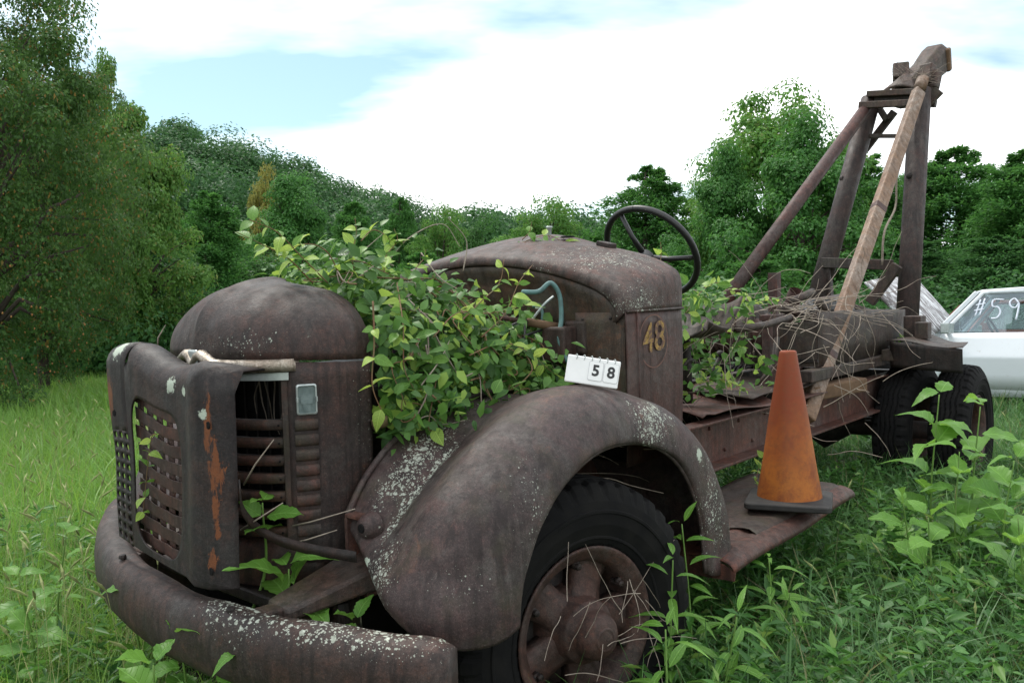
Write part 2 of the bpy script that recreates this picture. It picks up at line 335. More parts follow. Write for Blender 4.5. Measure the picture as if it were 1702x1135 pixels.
# ------------------------------------------------------------------ ground and hill
def sstep(x, a, b):
    t = np.clip((x - a) / (b - a), 0, 1); return t * t * (3 - 2 * t)
def terrain(x, y):
    g = ground(x, y)
    return g + sstep(y, 62, 128) * (6.0 + 17 / (1 + np.exp((np.asarray(x, float) + 27) / 9))) * (1 - .6 * sstep(y, 160, 500)) * sstep(-np.abs(x), -400, -120)
ax = np.sinh(np.linspace(-1, 1, 181) * 6.2) / math.sinh(6.2) * 1800
ay = np.sinh(np.linspace(-.6, 1, 181) * 6.2) / math.sinh(6.2) * 1800 + 4
gx, gy = np.meshgrid(ax, ay); gz = terrain(gx, gy)
n = 181; ii = np.arange(n * n).reshape(n, n)
tri = np.concatenate([np.stack([ii[:-1, :-1], ii[:-1, 1:], ii[1:, 1:]], -1).reshape(-1, 3), np.stack([ii[:-1, :-1], ii[1:, 1:], ii[1:, :-1]], -1).reshape(-1, 3)])
m, t, b, o_ = mat('soil_and_thatch'); v = coords(t)
c = cmix(t, rmp(t, noise(t, v, 2.2, 8, .65), .35, .7), (.016, .020, .008), (.034, .040, .016))  # soil colour lowered to stand in for deep shade at the grass bottoms
c = cmix(t, rmp(t, noise(t, v, 30, 5), .5, .75), c, (.07, .055, .03))
far_ = rmp(t, spot(t, v, (0, 5, 0), 1.0), 9, 22); c = cmix(t, far_, c, cmix(t, rmp(t, noise(t, v, .5, 8, .7), .35, .65), (.045, .095, .02), (.085, .14, .03)))
t.links.new(c, b.inputs['Base Color']); b.inputs['Roughness'].default_value = .95
gro = obj('ground', raw_mesh('ground', np.stack([gx, gy, gz], -1).reshape(-1, 3), tri, m), None, smooth=True); tag(gro, kind='structure')

# ------------------------------------------------------------------ blades and leaves in bulk
def unit(a): return a / np.maximum(1e-9, np.linalg.norm(a, axis=-1, keepdims=True))
def blades(p, h, wd, lean, seg=3):
    n = len(p); q = rng.uniform(0, 2 * np.pi, n); d = np.stack([np.cos(q), np.sin(q), 0 * q], 1)
    q2 = q + rng.uniform(.6, 2.5, n); sd = np.stack([np.cos(q2), np.sin(q2), 0 * q], 1)
    ts = np.linspace(0, 1, seg + 1); V = []
    for t_ in ts[:-1]:
        c = p + d * (lean * h * t_ ** 2)[:, None] + np.array([0, 0, 1]) * (h * t_ * (1 - .35 * lean * t_))[:, None]
        w = (wd * (1 - .75 * t_ ** 1.5) / 2)[:, None]
        V += [c - sd * w, c + sd * w]
    V.append(p + d * (lean * h)[:, None] + np.array([0, 0, 1]) * (h * (1 - .35 * lean))[:, None])
    k = 2 * seg + 1; V = np.stack(V, 1).reshape(-1, 3); b0 = np.arange(n) * k; F = []
    for s_ in range(seg - 1):
        a_ = b0 + 2 * s_; F += [np.stack([a_, a_ + 1, a_ + 3], 1), np.stack([a_, a_ + 3, a_ + 2], 1)]
    a_ = b0 + 2 * (seg - 1); F.append(np.stack([a_, a_ + 1, a_ + 2], 1))
    return V, np.concatenate(F)
def cards(p, nrm, d, ln, wd, fold=.15):
    nrm = unit(nrm); d = unit(d - nrm * (d * nrm).sum(1, keepdims=True)); sd = np.cross(nrm, d)
    ln = np.asarray(ln)[:, None]; wd = np.asarray(wd)[:, None]
    V = np.stack([p, p + d * ln * .42 + sd * wd / 2 + nrm * wd * fold, p + d * ln - nrm * ln * .12, p + d * ln * .42 - sd * wd / 2 + nrm * wd * fold], 1).reshape(-1, 3)
    b0 = np.arange(len(p)) * 4
    return V, np.concatenate([np.stack([b0, b0 + 2, b0 + 1], 1), np.stack([b0, b0 + 3, b0 + 2], 1)])
def join(parts):
    V = []; F = []; n = 0
    for v, f in parts: V.append(v); F.append(f + n); n += len(v)
    return np.concatenate(V), np.concatenate(F)
def rand_dirs(n):
    a_ = rng.normal(size=(n, 3)); return unit(a_)

# ------------------------------------------------------------------ trees
def broadleaf(H, Rx, nclump, per, leaf, clumpr, trunk_h=.3, top=.75, squash=1., narrow=0.):
    """leaf clumps spread over an uneven crown; returns trunk and crown builders"""
    z0 = H * trunk_h; cz = (H + z0) / 2; rz = (H - z0) / 2
    u = rand_dirs(nclump); r = rng.uniform(.45, 1, nclump) ** .5
    lob = 1 + .22 * np.sin(u[:, 0] * 4 + 1.3) * np.cos(u[:, 1] * 5) + .16 * np.sin(u[:, 2] * 7 + u[:, 0] * 3)
    taper = 1 - narrow * np.clip(u[:, 2], -.3, 1)
    c = np.stack([u[:, 0] * Rx * r * lob * taper, u[:, 1] * Rx * r * lob * taper, cz + u[:, 2] * rz * r * np.minimum(lob, 1.08) * .93], 1)
    cr_ = clumpr * rng.uniform(.6, 1.3, nclump)
    idx = np.repeat(np.arange(nclump), per); k = len(idx)
    du = rand_dirs(k); du[:, 2] = np.where(rng.random(k) < .7, np.abs(du[:, 2]), du[:, 2]); rr = rng.uniform(.35, 1.05, k) ** .6
    pos = c[idx] + du * (cr_[idx] * rr)[:, None] * np.array([1.15, 1.15, .8])
    nr = du + np.array([0, 0, .5]) + .7 * rand_dirs(k)
    V, F = cards(pos, nr, rand_dirs(k) + du * .6 + np.array([0, 0, -.3]), leaf * rng.uniform(.6, 1.3, k), leaf * .62 * rng.uniform(.7, 1.2, k))
    mb = MB(); top_ = Vector((.1 * Rx, 0, H * .86))
    path = [Vector((0, 0, -.3)), Vector((.02 * Rx, .03 * Rx, H * .2)), Vector((-.05 * Rx, .02 * Rx, H * .5)), top_]
    r0 = .022 * H; mb.tube(path, [r0 * 1.25, r0, r0 * .65, r0 * .15], 8)
    for j in range(0, nclump, max(1, nclump // 34)):
        e_ = Vector(c[j]); zz = max(H * .16, e_.z * random.uniform(.45, .75)); st = Vector((0, 0, zz)); mid = st.lerp(e_, .55) + Vector((0, 0, .05 * H))
        mb.tube([st, mid, e_], [r0 * .38, r0 * .22, r0 * .05], 5)
    return mb, V, F
def conifer(H, Rx, nbr, per, leaf, droop=.1, base=.06, flat=.55):
    mb = MB(); r0 = .018 * H; mb.tube([(0, 0, -.3), (.01 * H, 0, H * .4), (0, .01 * H, H * .98)], [r0 * 1.2, r0 * .8, r0 * .1], 8)
    zf = np.sort(base + (1 - base) * rng.random(nbr) ** .9)
    az_ = rng.uniform(0, 6.28, nbr)
    ln = Rx * (1 - zf ** 2.0) ** .75 * rng.uniform(.45, 1.12, nbr) + .05 * Rx
    d = np.stack([np.cos(az_), np.sin(az_), 0 * az_], 1)
    idx = np.repeat(np.arange(nbr), per); k = len(idx); s_ = rng.uniform(.12, 1.05, k) ** .75
    side = np.stack([-d[:, 1], d[:, 0], 0 * az_], 1)
    clu = np.round(s_ * 4 + rng.random(nbr)[idx]) / 4; s_ = s_ * .55 + .45 * np.clip(clu, .1, 1.05)
    lat = rng.normal(0, .20, k) * ln[idx] * (1.15 - .5 * s_) + .12 * ln[idx] * np.sin(clu * 9 + idx)
    z = zf[idx] * H + ln[idx] * (s_ * .28 - s_ ** 2 * (.28 + droop)) + rng.normal(0, .075, k) * ln[idx] + (rng.uniform(-.25, .35, nbr) * ln)[idx] * s_
    pos = d[idx] * (s_ * ln[idx])[:, None] + side[idx] * lat[:, None]; pos[:, 2] = z
    nr = np.array([0, 0, 1.]) + flat * rand_dirs(k)
    dd = d[idx] + side[idx] * (np.sign(lat) * rng.uniform(.2, 1, k))[:, None] + .35 * rand_dirs(k)
    V, F = cards(pos, nr, dd, leaf * rng.uniform(.6, 1.4, k), leaf * .4 * rng.uniform(.7, 1.3, k))
    for j in range(0, nbr, 2):
        a_ = Vector((0, 0, zf[j] * H)); e_ = Vector((*(d[j, :2] * ln[j] * .9), zf[j] * H + ln[j] * (.25 - .81 * (.28 + droop))))
        mb.tube([a_, a_.lerp(e_, .5) + Vector((0, 0, .06 * ln[j])), e_], [r0 * .25, r0 * .14, r0 * .04], 4)
    return mb, V, F
def fol(name, c1, c2, c3=None, amt=.1):
    c1, c2 = [(q[0] * 1.15, q[1] * 1.32, q[2] * 1.12) for q in (c1, c2)]
    return leafmat(name, c1, c2, c3, trans=.4, rough=.55, spec=.25, c3amt=amt)
FOL = {
 'oak': fol('foliage_oak', (.020, .062, .015), (.044, .112, .026)),
 'maple': fol('foliage_maple', (.048, .118, .024), (.088, .185, .038), (.14, .20, .05)),
 'pine': fol('foliage_pine', (.024, .082, .020), (.060, .155, .036)),
 'cedar': fol('foliage_cedar', (.020, .064, .021), (.046, .115, .034)),
 'poplar': fol('foliage_poplar', (.055, .118, .026), (.10, .185, .042), (.17, .2, .05)),
 'pear': fol('foliage_pear', (.026, .062, .017), (.062, .118, .030), (.20, .13, .03), .08),
 'gold': fol('foliage_gold', (.14, .13, .03), (.20, .17, .05)),
}
PROTO = {}
def proto(key, build, fm):
    mb, V, F = build; tm = mb.mesh('trunk'); fix_normals(tm); tm.materials.append(M['bark'])
    for p in tm.polygons: p.use_smooth = True
    PROTO[key] = (tm, raw_mesh('crown', V, F, fm))
proto('oak', broadleaf(10, 4.2, 130, 230, .25, 1.1, .10), FOL['oak'])
proto('maple', broadleaf(10, 3.4, 120, 230, .21, .9, .12, narrow=.35), FOL['maple'])
proto('pine', conifer(10, 3.6, 230, 170, .20, .02, .03, 1.2), FOL['pine'])
proto('round_pine', broadleaf(10, 3.9, 170, 210, .20, .8, .03, narrow=.5), FOL['pine'])
proto('cedar', conifer(10, 3.5, 210, 190, .20, -.16, .03, 1.1), FOL['cedar'])
proto('gold', broadleaf(10, 3.2, 60, 120, .34, 1.0, .14), FOL['gold'])
def place(key, px, topy, D, halfw, label, group, rot=None, sink=0.):
    x = (px - 851) / FPX * D; gz_ = float(terrain(x, D)) - sink; H = CAMH - (topy - 567) / FPX * D - gz_
    e_ = empty({'oak': 'broadleaf_tree', 'maple': 'maple_tree', 'pine': 'pine_tree', 'round_pine': 'pine_tree', 'cedar': 'cedar_tree', 'gold': 'broadleaf_tree', 'poplar': 'poplar_tree', 'pear': 'fruit_tree'}[key], (x, D, gz_), random.uniform(0, 6.28) if rot is None else rot)
    tm, cm = PROTO[key]; w0 = {'oak': 4.2, 'maple': 3.2, 'pine': 3.4, 'round_pine': 3.8, 'cedar': 3.1, 'gold': 3.2, 'poplar': 2.7, 'pear': 3.6}[key]
    sxy = halfw / FPX * D / w0; e_.scale = (sxy, sxy, H / 10)
    obj('trunk', tm, None, e_); obj('crown', cm, None, e_)
    return tag(e_, label, 'tree', group)
G1, G2 = 'trees beyond the field', 'trees behind the wrecked truck'
TREES = [
 ('pine', 345, 322, 30, 110, 'dark green feathery pine left of the pale broadleaf crown, above the grille guard', G1),
 ('cedar', 250, 395, 24, 120, 'dark cedar in the shade just right of the fruit tree', G1),
 ('pine', 160, 420, 26, 130, 'dark conifer behind the foot of the fruit tree', G1),
 ('oak', 420, 425, 33, 95, 'dark low tree directly left of the trailing vine shoots', G1),
 ('gold', 440, 292, 66, 32, 'small yellowing tree at the foot of the wooded hill', G1),
 ('round_pine', 488, 302, 48, 92, 'bright mid-green rounded tree above the vine on the radiator', G1),
 ('pine', 590, 338, 52, 70, 'feathery green pine right of the bright rounded tree', G1),
 ('pine', 665, 330, 55, 52, 'slim green pine above the hood vine, below the bare twigs', G1),
 ('maple', 735, 345, 52, 46, 'light green tree just left of the cowl top', G1),
 ('oak', 800, 368, 58, 52, 'low tree above the front of the cowl', G1),
 ('maple', 908, 333, 44, 72, 'round light green tree directly above the truck cowl', G2),
 ('pine', 1075, 280, 40, 125, 'wispy flat-topped pine behind the steering wheel', G2),
 ('pine', 990, 395, 40, 70, 'low green pine left of the steering wheel', G2),
 ('maple', 1288, 150, 37, 120, 'tall pale-topped tree, highest behind the red boom pipe', G2),
 ('round_pine', 1335, 208, 31, 128, 'dense dark-green rounded pine behind the red boom pipe', G2),
 ('round_pine', 1205, 255, 34, 95, 'green pine left of the tallest tree', G2),
 ('pine', 1440, 258, 36, 120, 'dark cedar behind the boom legs', G2),
 ('pine', 1592, 248, 33, 140, 'dark feathery cedar right of the boom above the raised white bonnet', G2),
 ('pine', 1712, 250, 27, 135, 'dark cedar cut by the right picture edge above the white car', G2),
 ('pine', 1110, 430, 27, 110, 'low dark pine seen through the steering wheel', G2),
 ('cedar', 1520, 400, 27, 120, 'dark low conifer between the boom legs and the white car', G2),
 ('pine', 1260, 420, 26, 110, 'low green pine under the red boom pipe', G2),
 ('cedar', 1655, 395, 24, 120, 'low dark conifer directly behind the white car roof', G2),
 ('round_pine', 1512, 300, 38, 80, 'dark pine seen between the boom legs and the cedar', G2),
 ('round_pine', 1650, 305, 36, 80, 'dark pine in the gap left of the edge cedar', G2),
 ('maple', 1170, 300, 46, 60, 'pale tree far behind, right of the steering wheel', G2),
 ('oak', 560, 415, 38, 90, 'dark leafy tree right behind the vine mass', G1),
 ('pine', 700, 420, 36, 100, 'green pine behind the gap between hood and cowl', G1),
 ('oak', 860, 425, 38, 95, 'dark leafy tree hidden low behind the cowl', G2),
]
for a_ in TREES: place(*a_[:5], a_[5], a_[6])
# near left: pale poplar and the fruit tree
proto('poplar', broadleaf(10, 2.9, 150, 190, .20, .62, .05, narrow=.35), FOL['poplar'])
place('poplar', 222, 172, 21, 84, 'pale green tree right behind the fruit tree', G1)
place('poplar', 182, 88, 22, 42, 'slender light green tree tip standing above the fruit tree crown', G1)
place('maple', 128, 135, 23, 70, 'mid-green tree filling in behind the fruit tree trunk', G1)
proto('pear', broadleaf(10, 3.9, 340, 260, .105, .60, .0, narrow=.12), FOL['pear'])
pt = place('pear', -35, -150, 13.0, 205, 'tall dark fruit tree with small orange fruit at the left edge', G1, rot=.6)
place('pear', 75, 45, 16.5, 130, 'dark leafy tree close behind the fruit tree', G1, rot=2.2)
mb = MB(); k = 380
for i in range(k):
    q = random.uniform(0, 6.28); zz = random.uniform(.9, 6.2); rr = 3.9 * math.sqrt(max(.05, 1 - ((zz - 5.2) / 5.2) ** 2)) * random.uniform(.8, 1.06)
    mb.sphere((rr * math.cos(q), rr * math.sin(q), zz), random.uniform(.014, .026), 6, 4)
tag(obj('fruit', mb, simple('orange_fruit', (.30, .12, .03), (.22, .14, .04), 3, .6), pt, smooth=True), kind='stuff')
# wooded hill: one far mass
parts = []
for i in range(400):
    y = rng.uniform(78, 150) if i < 300 else rng.uniform(104, 130); x = (rng.uniform(-80, 62) if i < 300 else rng.uniform(-48, 34)) * (y / 130) - 6
    gz_ = float(terrain(x, y)); rx = rng.uniform(2.6, 5.4); hz = rng.uniform(7.5, 12.5); k = 760
    du = rand_dirs(k); du[:, 2] = np.where(rng.random(k) < .75, np.abs(du[:, 2]), du[:, 2])
    lob = 1 + .20 * np.sin(du[:, 0] * 5 + i) * np.sin(du[:, 1] * 6 + 2 * i) + .12 * np.sin(du[:, 2] * 9 + i + du[:, 0] * 4)
    pos = np.array([x, y, gz_ + hz - rx]) + du * (rx * lob * rng.uniform(.72, 1.0, k))[:, None] * np.array([1, 1, 1.0])
    low = rng.random(k) < .12; pos[low, 2] = gz_ + rng.uniform(0, hz * .6, low.sum())
    parts.append(cards(pos, du + .6 * rand_dirs(k) + np.array([0, 0, .3]), rand_dirs(k), rng.uniform(.30, .65, k), rng.uniform(.22, .42, k)))
V, F = join(parts)
tag(obj('hillside_wood', raw_mesh('hillside_wood', V, F, leafmat('foliage_hill', (.024, .084, .028), (.062, .158, .048), trans=.38, rough=.55, spec=.25, patch=.22)), None), 'dark green broadleaf wood covering the far hillside', 'woodland', kind='stuff')
# undergrowth along the tree line
parts = []
for i in range(150):
    px = rng.uniform(-150, 1850); D = rng.uniform(20, 27) if (px < 420 or px > 1050) else rng.uniform(27, 34)
    x = (px - 851) / FPX * D; gz_ = float(terrain(x, D)); rx = rng.uniform(.8, 1.6); hz = rng.uniform(1.2, 2.6); k = 620
    du = rand_dirs(k); pos = np.array([x, D, gz_ + hz * .5]) + du * rng.uniform(.5, 1.05, k)[:, None] * np.array([rx, rx, hz * .5])
    parts.append(cards(pos, du + .6 * rand_dirs(k), rand_dirs(k), rng.uniform(.08, .20, k), rng.uniform(.05, .12, k)))
V, F = join(parts)
tag(obj('undergrowth', raw_mesh('undergrowth', V, F, FOL['cedar']), None), 'dark bushy undergrowth along the foot of the trees', 'undergrowth', kind='stuff')

# ------------------------------------------------------------------ grass and ground cover
def in_truck(x, y):
    q = (np.stack([x, y, np.zeros_like(x)], 1) - TT) @ TR
    return (q[:, 0] < .75) & (q[:, 0] > -5.6) & (np.abs(q[:, 1]) < np.where(q[:, 0] > -.9, .95, np.where(q[:, 0] > -1.6, .55, .15)))
def scatter(n, x0, x1, y0, y1, keep=None):
    x = rng.uniform(x0, x1, n); y = rng.uniform(y0, y1, n)
    k = (np.abs(x) < y * .66 + .9) & ~in_truck(x, y)
    if keep is not None: k &= keep(x, y)
    x, y = x[k], y[k]; return np.stack([x, y, ground(x, y)], 1)
def grass_obj(name, sets, m, label):
    V, F = join(sets); tag(obj(name, raw_mesh(name, V, F, m), None), label, 'grass', kind='stuff')
left = lambda x, y: x < -.35 * y + .25
right = lambda x, y: x > -.35 * y - .1
sets = []
for n_, y0, y1, h0, h1, w_, sg in ((60000, 2.0, 5.5, .22, .5, .007, 3), (75000, 5.5, 11, .3, .6, .010, 3), (70000, 11, 20, .3, .58, .018, 2), (60000, 20, 34, .3, .6, .035, 2)):
    p = scatter(n_, -y1 * .75, 0.6, y0, y1, left); n_ = len(p)
    sets.append(blades(p, rng.uniform(h0, h1, n_) * (.75 + .5 * rng.random(n_) ** 3), w_ * rng.uniform(.6, 1.4, n_), rng.uniform(.15, .95, n_), sg))
grass_obj('field_grass', sets, M['grassL'], 'long yellow-green field grass left of the truck')
sets = []
for n_, y0, y1, h0, h1, w_, sg in ((22000, 2.2, 6.0, .25, .52, .0085, 4), (125000, 2.0, 5.5, .08, .36, .0055, 3), (60000, 5.5, 11, .15, .42, .011, 3), (45000, 11, 30, .2, .5, .03, 2)):
    p = scatter(n_, -2.4, y1 * .75, y0, y1, right); n_ = len(p)
    sets.append(blades(p, rng.uniform(h0, h1, n_), w_ * rng.uniform(.6, 1.5, n_), rng.uniform(.2, 1.1, n_), sg))
grass_obj('weedy_grass', sets, M['grassR'], 'weedy green grass in front of and right of the truck')
# lance-leaved undergrowth: many short leaves on unseen stems
parts = []
for x0, x1, y0, y1, ns in ((.3, 2.3, 2.3, 6.2, 1150), (2.3, 4.2, 2.6, 6.2, 260), (-2.3, -.1, 2.0, 3.4, 320), (-3.2, -1.0, 3.0, 5.5, 300)):
    p = scatter(ns, x0, x1, y0, y1); hs_ = rng.uniform(.16, .42, len(p))
    for q, h in zip(p, hs_):
        k = rng.integers(10, 22); tt = rng.uniform(.25, 1, k); az_ = rng.uniform(0, 6.28, k)
        ln_ = rng.uniform(-.05, .05, 2)
        pos = np.stack([q[0] + ln_[0] * tt, q[1] + ln_[1] * tt, q[2] + h * tt], 1)
        d = np.stack([np.cos(az_), np.sin(az_), rng.uniform(.0, .8, k)], 1)
        L_ = rng.uniform(.05, .14, k) * (1.1 - .4 * tt)
        parts.append(cards(pos, np.array([0, 0, 1.]) + .5 * rand_dirs(k) - .3 * d, d, L_, L_ * rng.uniform(.24, .36, k), .2))
V, F = join(parts)
tag(obj('ground_cover', raw_mesh('ground_cover', V, F, M['weedlow']), None), 'low lance-leaved green weeds covering the ground', 'weeds', kind='stuff')
# dead thatch between the green stems
sets = []
for x0, x1, n_ in ((.2, 3.6, 9000), (-2.6, -.2, 5000)):
    p = scatter(n_, x0, x1, 2.2, 5.5); k = len(p); p[:, 2] += rng.uniform(0, .12, k)
    sets.append(blades(p, rng.uniform(.10, .28, k), rng.uniform(.002, .005, k), rng.uniform(.9, 2.2, k), 3))
V, F = join(sets)
tag(obj('dead_thatch', raw_mesh('dead_thatch', V, F, leafmat('dry_straw', (.20, .15, .085), (.34, .27, .16), trans=.2, rough=.8)), None), 'dead straw-coloured grass lying among the green weeds', 'dry grass', kind='stuff')
# rounder-leaved creepers among the lance leaves
parts = []
for i in range(420):
    p = scatter(1, .3, 3.2, 2.4, 6.0)
    if not len(p): continue
    k = 16; q = rng.uniform(0, 6.28, k); rr = rng.uniform(.0, .16, k)
    pos = p + np.stack([rr * np.cos(q), rr * np.sin(q), rng.uniform(.05, .30, k)], 1)
    parts.append(cards(pos, np.array([0, -.2, 1.]) + .4 * rand_dirs(k), rand_dirs(k), rng.uniform(.03, .065, k), rng.uniform(.025, .05, k), .1))
V, F = join(parts)
tag(obj('creeper_leaves', raw_mesh('creeper_leaves', V, F, leafmat('leaf_creeper', (.035, .12, .03), (.09, .22, .05), trans=.35)), None), 'small rounded creeper leaves scattered through the weeds', 'weeds', kind='stuff')
# seed heads and dry stalks
mb = MB()
for i in range(230):
    s_ = -1 if i % 7 else 1
    y = random.uniform(2.6, 9); x = random.uniform(-.6, -.4) * y if s_ < 0 else random.uniform(.3, .6) * y
    z = float(ground(x, y)); h = random.uniform(.45, .72) if s_ < 0 else random.uniform(.22, .4); dx_, dy_ = random.uniform(-.12, .12), random.uniform(-.12, .12)
    mb.tube([(x, y, z), (x + dx_ * .3, y + dy_ * .3, z + h * .6), (x + dx_, y + dy_, z + h)], [.0016, .0013, .001], 3, False)
    mb.tube([(x + dx_, y + dy_, z + h), (x + dx_ * 1.2, y + dy_ * 1.2, z + h + .02), (x + dx_ * 1.5, y + dy_ * 1.5, z + h + .045)], [.002, .006, .001], 5)
tag(obj('seed_heads', mb, simple('seed_head', (.24, .28, .10), (.17, .19, .07), 20, .8), None), 'thin seeding grass stalks standing above the grass', 'grass', kind='stuff')

# ------------------------------------------------------------------ the wrecker truck (all parts in truck coordinates)
TK = empty('wrecker_truck'); TK.matrix_world = TM
tag(TK, 'rusted old wrecker truck without hood or cab, overgrown with vines', 'truck')
def spow(v, p): return math.copysign(abs(v) ** p, v)
EXP = 2 / 2.5
def plan(a_, k=1.0, dx_=0.0):   # plan curve of the radiator shell; a_=0 at the nose, +90 deg at the driver's side
    return (.465 + dx_ + .345 * k * spow(math.cos(a_), EXP), .405 * k * spow(math.sin(a_), EXP))
def plan_n(a_):
    x0, y0 = plan(a_ - .02); x1, y1 = plan(a_ + .02); tx, ty = x1 - x0, y1 - y0; l = math.hypot(tx, ty); return (ty / l, -tx / l), (tx / l, ty / l)
# bumper
def bump_path(v): return .945 - (.225 * v ** 2.2 if v > 0 else .40 * (-v) ** 2.3), (.60 + .11 * max(0, (.25 - v) / 1.25) ** 1.2)
prof = [(-.02, .085), (0, .102), (.04, .106), (.066, .092), (.082, .06), (.089, .02), (.089, -.03), (.080, -.072), (.058, -.1), (.02, -.108), (-.02, -.1), (-.02, 0)]
g = []
for v in np.linspace(-.93, 1.03, 60):
    x0, z0 = bump_path(v); x1, _ = bump_path(v + .01); tx, ty = x1 - x0, .01; l = math.hypot(tx, ty); nx, ny = ty / l, -tx / l
    e_ = min(1, max(0, (1.03 - v) / .05, 0) if v > 0 else max(0, (.93 + v) / .05)) ** .5 * .25 + .75
    row = [(x0 + nx * a_, v + ny * a_, z0 + b_ * e_ + .004 * math.sin(v * 17 + b_ * 20)) for a_, b_ in prof]; g.append(row + [row[0]])
mb = MB().grid(g); nb = len(prof)
mb.f += [tuple(range(nb)), tuple(59 * (nb + 1) + i for i in range(nb))[::-1]]
bumper = obj('bumper', mb, M['bumper'], TK, smooth=True)
for v in (-.24, .40):
    x0, z0 = bump_path(v)
    obj('bolt', MB().lathe([(.001, .012), (.011, .012), (.013, .006), (.013, 0)], 8, 'z', (x0 + .045, v, z0 + .103)), M['darkrust'], bumper)
# grille guard
def gmap(s_, t_):
    y = -.295 + .645 * s_; zb = .80 - .06 * s_; zt = 1.435 - .07 * s_ + .02 * math.sin(s_ * 9)
    flat = .86; x = .955 + .012 * math.sin(s_ * 3 + t_ * 2)
    x += .022 * math.exp(-((s_ - .84) / .07) ** 2) - (.055 * ((s_ - .92) / .08) ** 2 if s_ > .92 else 0)
    y += -.025 * math.exp(-((t_ - .42) / .2) ** 2) * (1 - s_) * -1
    r = .06
    if t_ <= flat: z = zb + (zt - r - zb) * t_ / flat
    else:
        q = (t_ - flat) / (1 - flat) * 2.0; z = zt - r + r * math.sin(min(q, math.pi / 2)) - (max(0, q - math.pi / 2) * r * .3); x += -r * (1 - math.cos(q)) - max(0, q - 1.57) * .04
    return (x, y, z)
mb = MB()
S0, S1, T0, T1 = .19, 1.0, 0., 1.
cs, ct, hs, ht = .455, .39, .235, .355
angs = sorted(set(list(np.linspace(0, 2 * math.pi, 72, endpoint=False)) + [math.atan2((b_ - ct), (a_ - cs)) % (2 * math.pi) for a_ in (S0, S1) for b_ in (T0, T1)]))
rows = []
for q in angs:
    ca, sa = math.cos(q), math.sin(q)
    inn = (cs + hs * spow(ca, 2 / 4.5), ct + ht * spow(sa, 2 / 3.6))
    k = min(((S1 - cs) / ca if ca > 1e-9 else 9e9), ((S0 - cs) / ca if ca < -1e-9 else 9e9), ((T1 - ct) / sa if sa > 1e-9 else 9e9), ((T0 - ct) / sa if sa < -1e-9 else 9e9))
    out = (cs + k * ca, ct + k * sa)
    rows.append([gmap(inn[0] + (out[0] - inn[0]) * j / 16, inn[1] + (out[1] - inn[1]) * j / 16) for j in range(17)])
rows.append(rows[0]); mb.grid(rows)
mb.grid([[gmap(S0 * i / 4, .54 + .46 * j / 18) for j in range(19)] for i in range(5)])
NR, NC = 11, 3
for i in range(NC):
    for j in range(NR):
        s0, s1 = S0 * i / NC, S0 * (i + 1) / NC; t0, t1 = .54 * j / NR, .54 * (j + 1) / NR; sm, tm_ = (s0 + s1) / 2, (t0 + t1) / 2
        ov = [(s1, tm_), (s1, t1), (sm, t1), (s0, t1), (s0, tm_), (s0, t0), (sm, t0), (s1, t0)]
        iv = [(sm + (s1 - s0) * .34 * math.cos(k * math.pi / 4), tm_ + (t1 - t0) * .34 * math.sin(k * math.pi / 4)) for k in range(8)]
        mb.add([gmap(*p) for p in ov + iv], [(k, (k + 1) % 8, 8 + (k + 1) % 8, 8 + k) for k in range(8)])
guard = obj('grille_guard', mb, M['guard'], TK, smooth=True, solid=.006)
for i in range(9):
    t_ = .05 + i * .083
    g = []
    for k in range(23):
        s_ = .2 + .52 * k / 22; wv = .0022 * math.cos(k / 22 * math.pi * 6 + i * math.pi)
        row = []
        for b_ in (-.029, -.026, .026, .029):
            p = gmap(s_, t_ + b_); row.append((p[0] - .022 + wv - (.004 if abs(b_) > .032 else 0), p[1], p[2]))
        g.append(row)
    obj('slat', MB().grid(g), M['slat'], guard, smooth=True, solid=.003)
for i in range(6):
    s_ = .235 + i * .09
    obj('strap', MB().grid([[(lambda p: (p[0] - .031, p[1] + d_, p[2]))(gmap(s_, .03 + .74 * j / 20)) for d_ in (-.018, .018)] for j in range(21)]), M['slat'], guard, smooth=True, solid=.003)
for s_, t_ in ((.93, .70), (.05, .62), (.93, .08)):
    p = gmap(s_, t_); obj('bolt_hole', MB().lathe([(.001, .001), (.010, .001), (.012, -.002)], 12, 'x', (p[0] + .004, p[1], p[2])), M['void'], guard)
# radiator shell: domed nose
g = []
NB, NA = 22, 57
for i in range(NB):
    b_ = (math.pi / 2) * (i / (NB - 1)); row = []
    for j in range(NA):
        a_ = R(-90) + R(180) * j / (NA - 1); cbv = spow(math.cos(b_), .85); sbv = spow(math.sin(b_), .85)
        x = .465 + .345 * spow(math.cos(a_), EXP) * cbv; y = .405 * spow(math.sin(a_), EXP) * cbv
        z = 1.375 + .02 * math.cos(a_) + .245 * sbv + .010 * math.exp(-(y / .018) ** 2) * (1 if i < NB - 1 else 0)
        if i < NB - 1: x += .010 * math.exp(-(y / .018) ** 2)
        x += .006 * math.sin(z * 21 + y * 13); row.append((x, y, z))
    g.append(row)
mb = MB().grid(g)
# rear band of the dome
arch = [(0.405 * spow(math.cos(q), EXP), 1.375 + .245 * spow(math.sin(q), .85)) for q in np.linspace(0, math.pi, 50)]
dome = obj('nose_dome', mb, M['shell'], TK, smooth=True, solid=.005)
obj('rear_band', MB().grid([[(x, y * k, 1.375 + (z - 1.375) * k) for y, z in arch] for x, k in ((.467, 1.0), (.457, .982), (.425, .975), (.42, .955))]), M['shell'], dome, smooth=True, solid=.004)
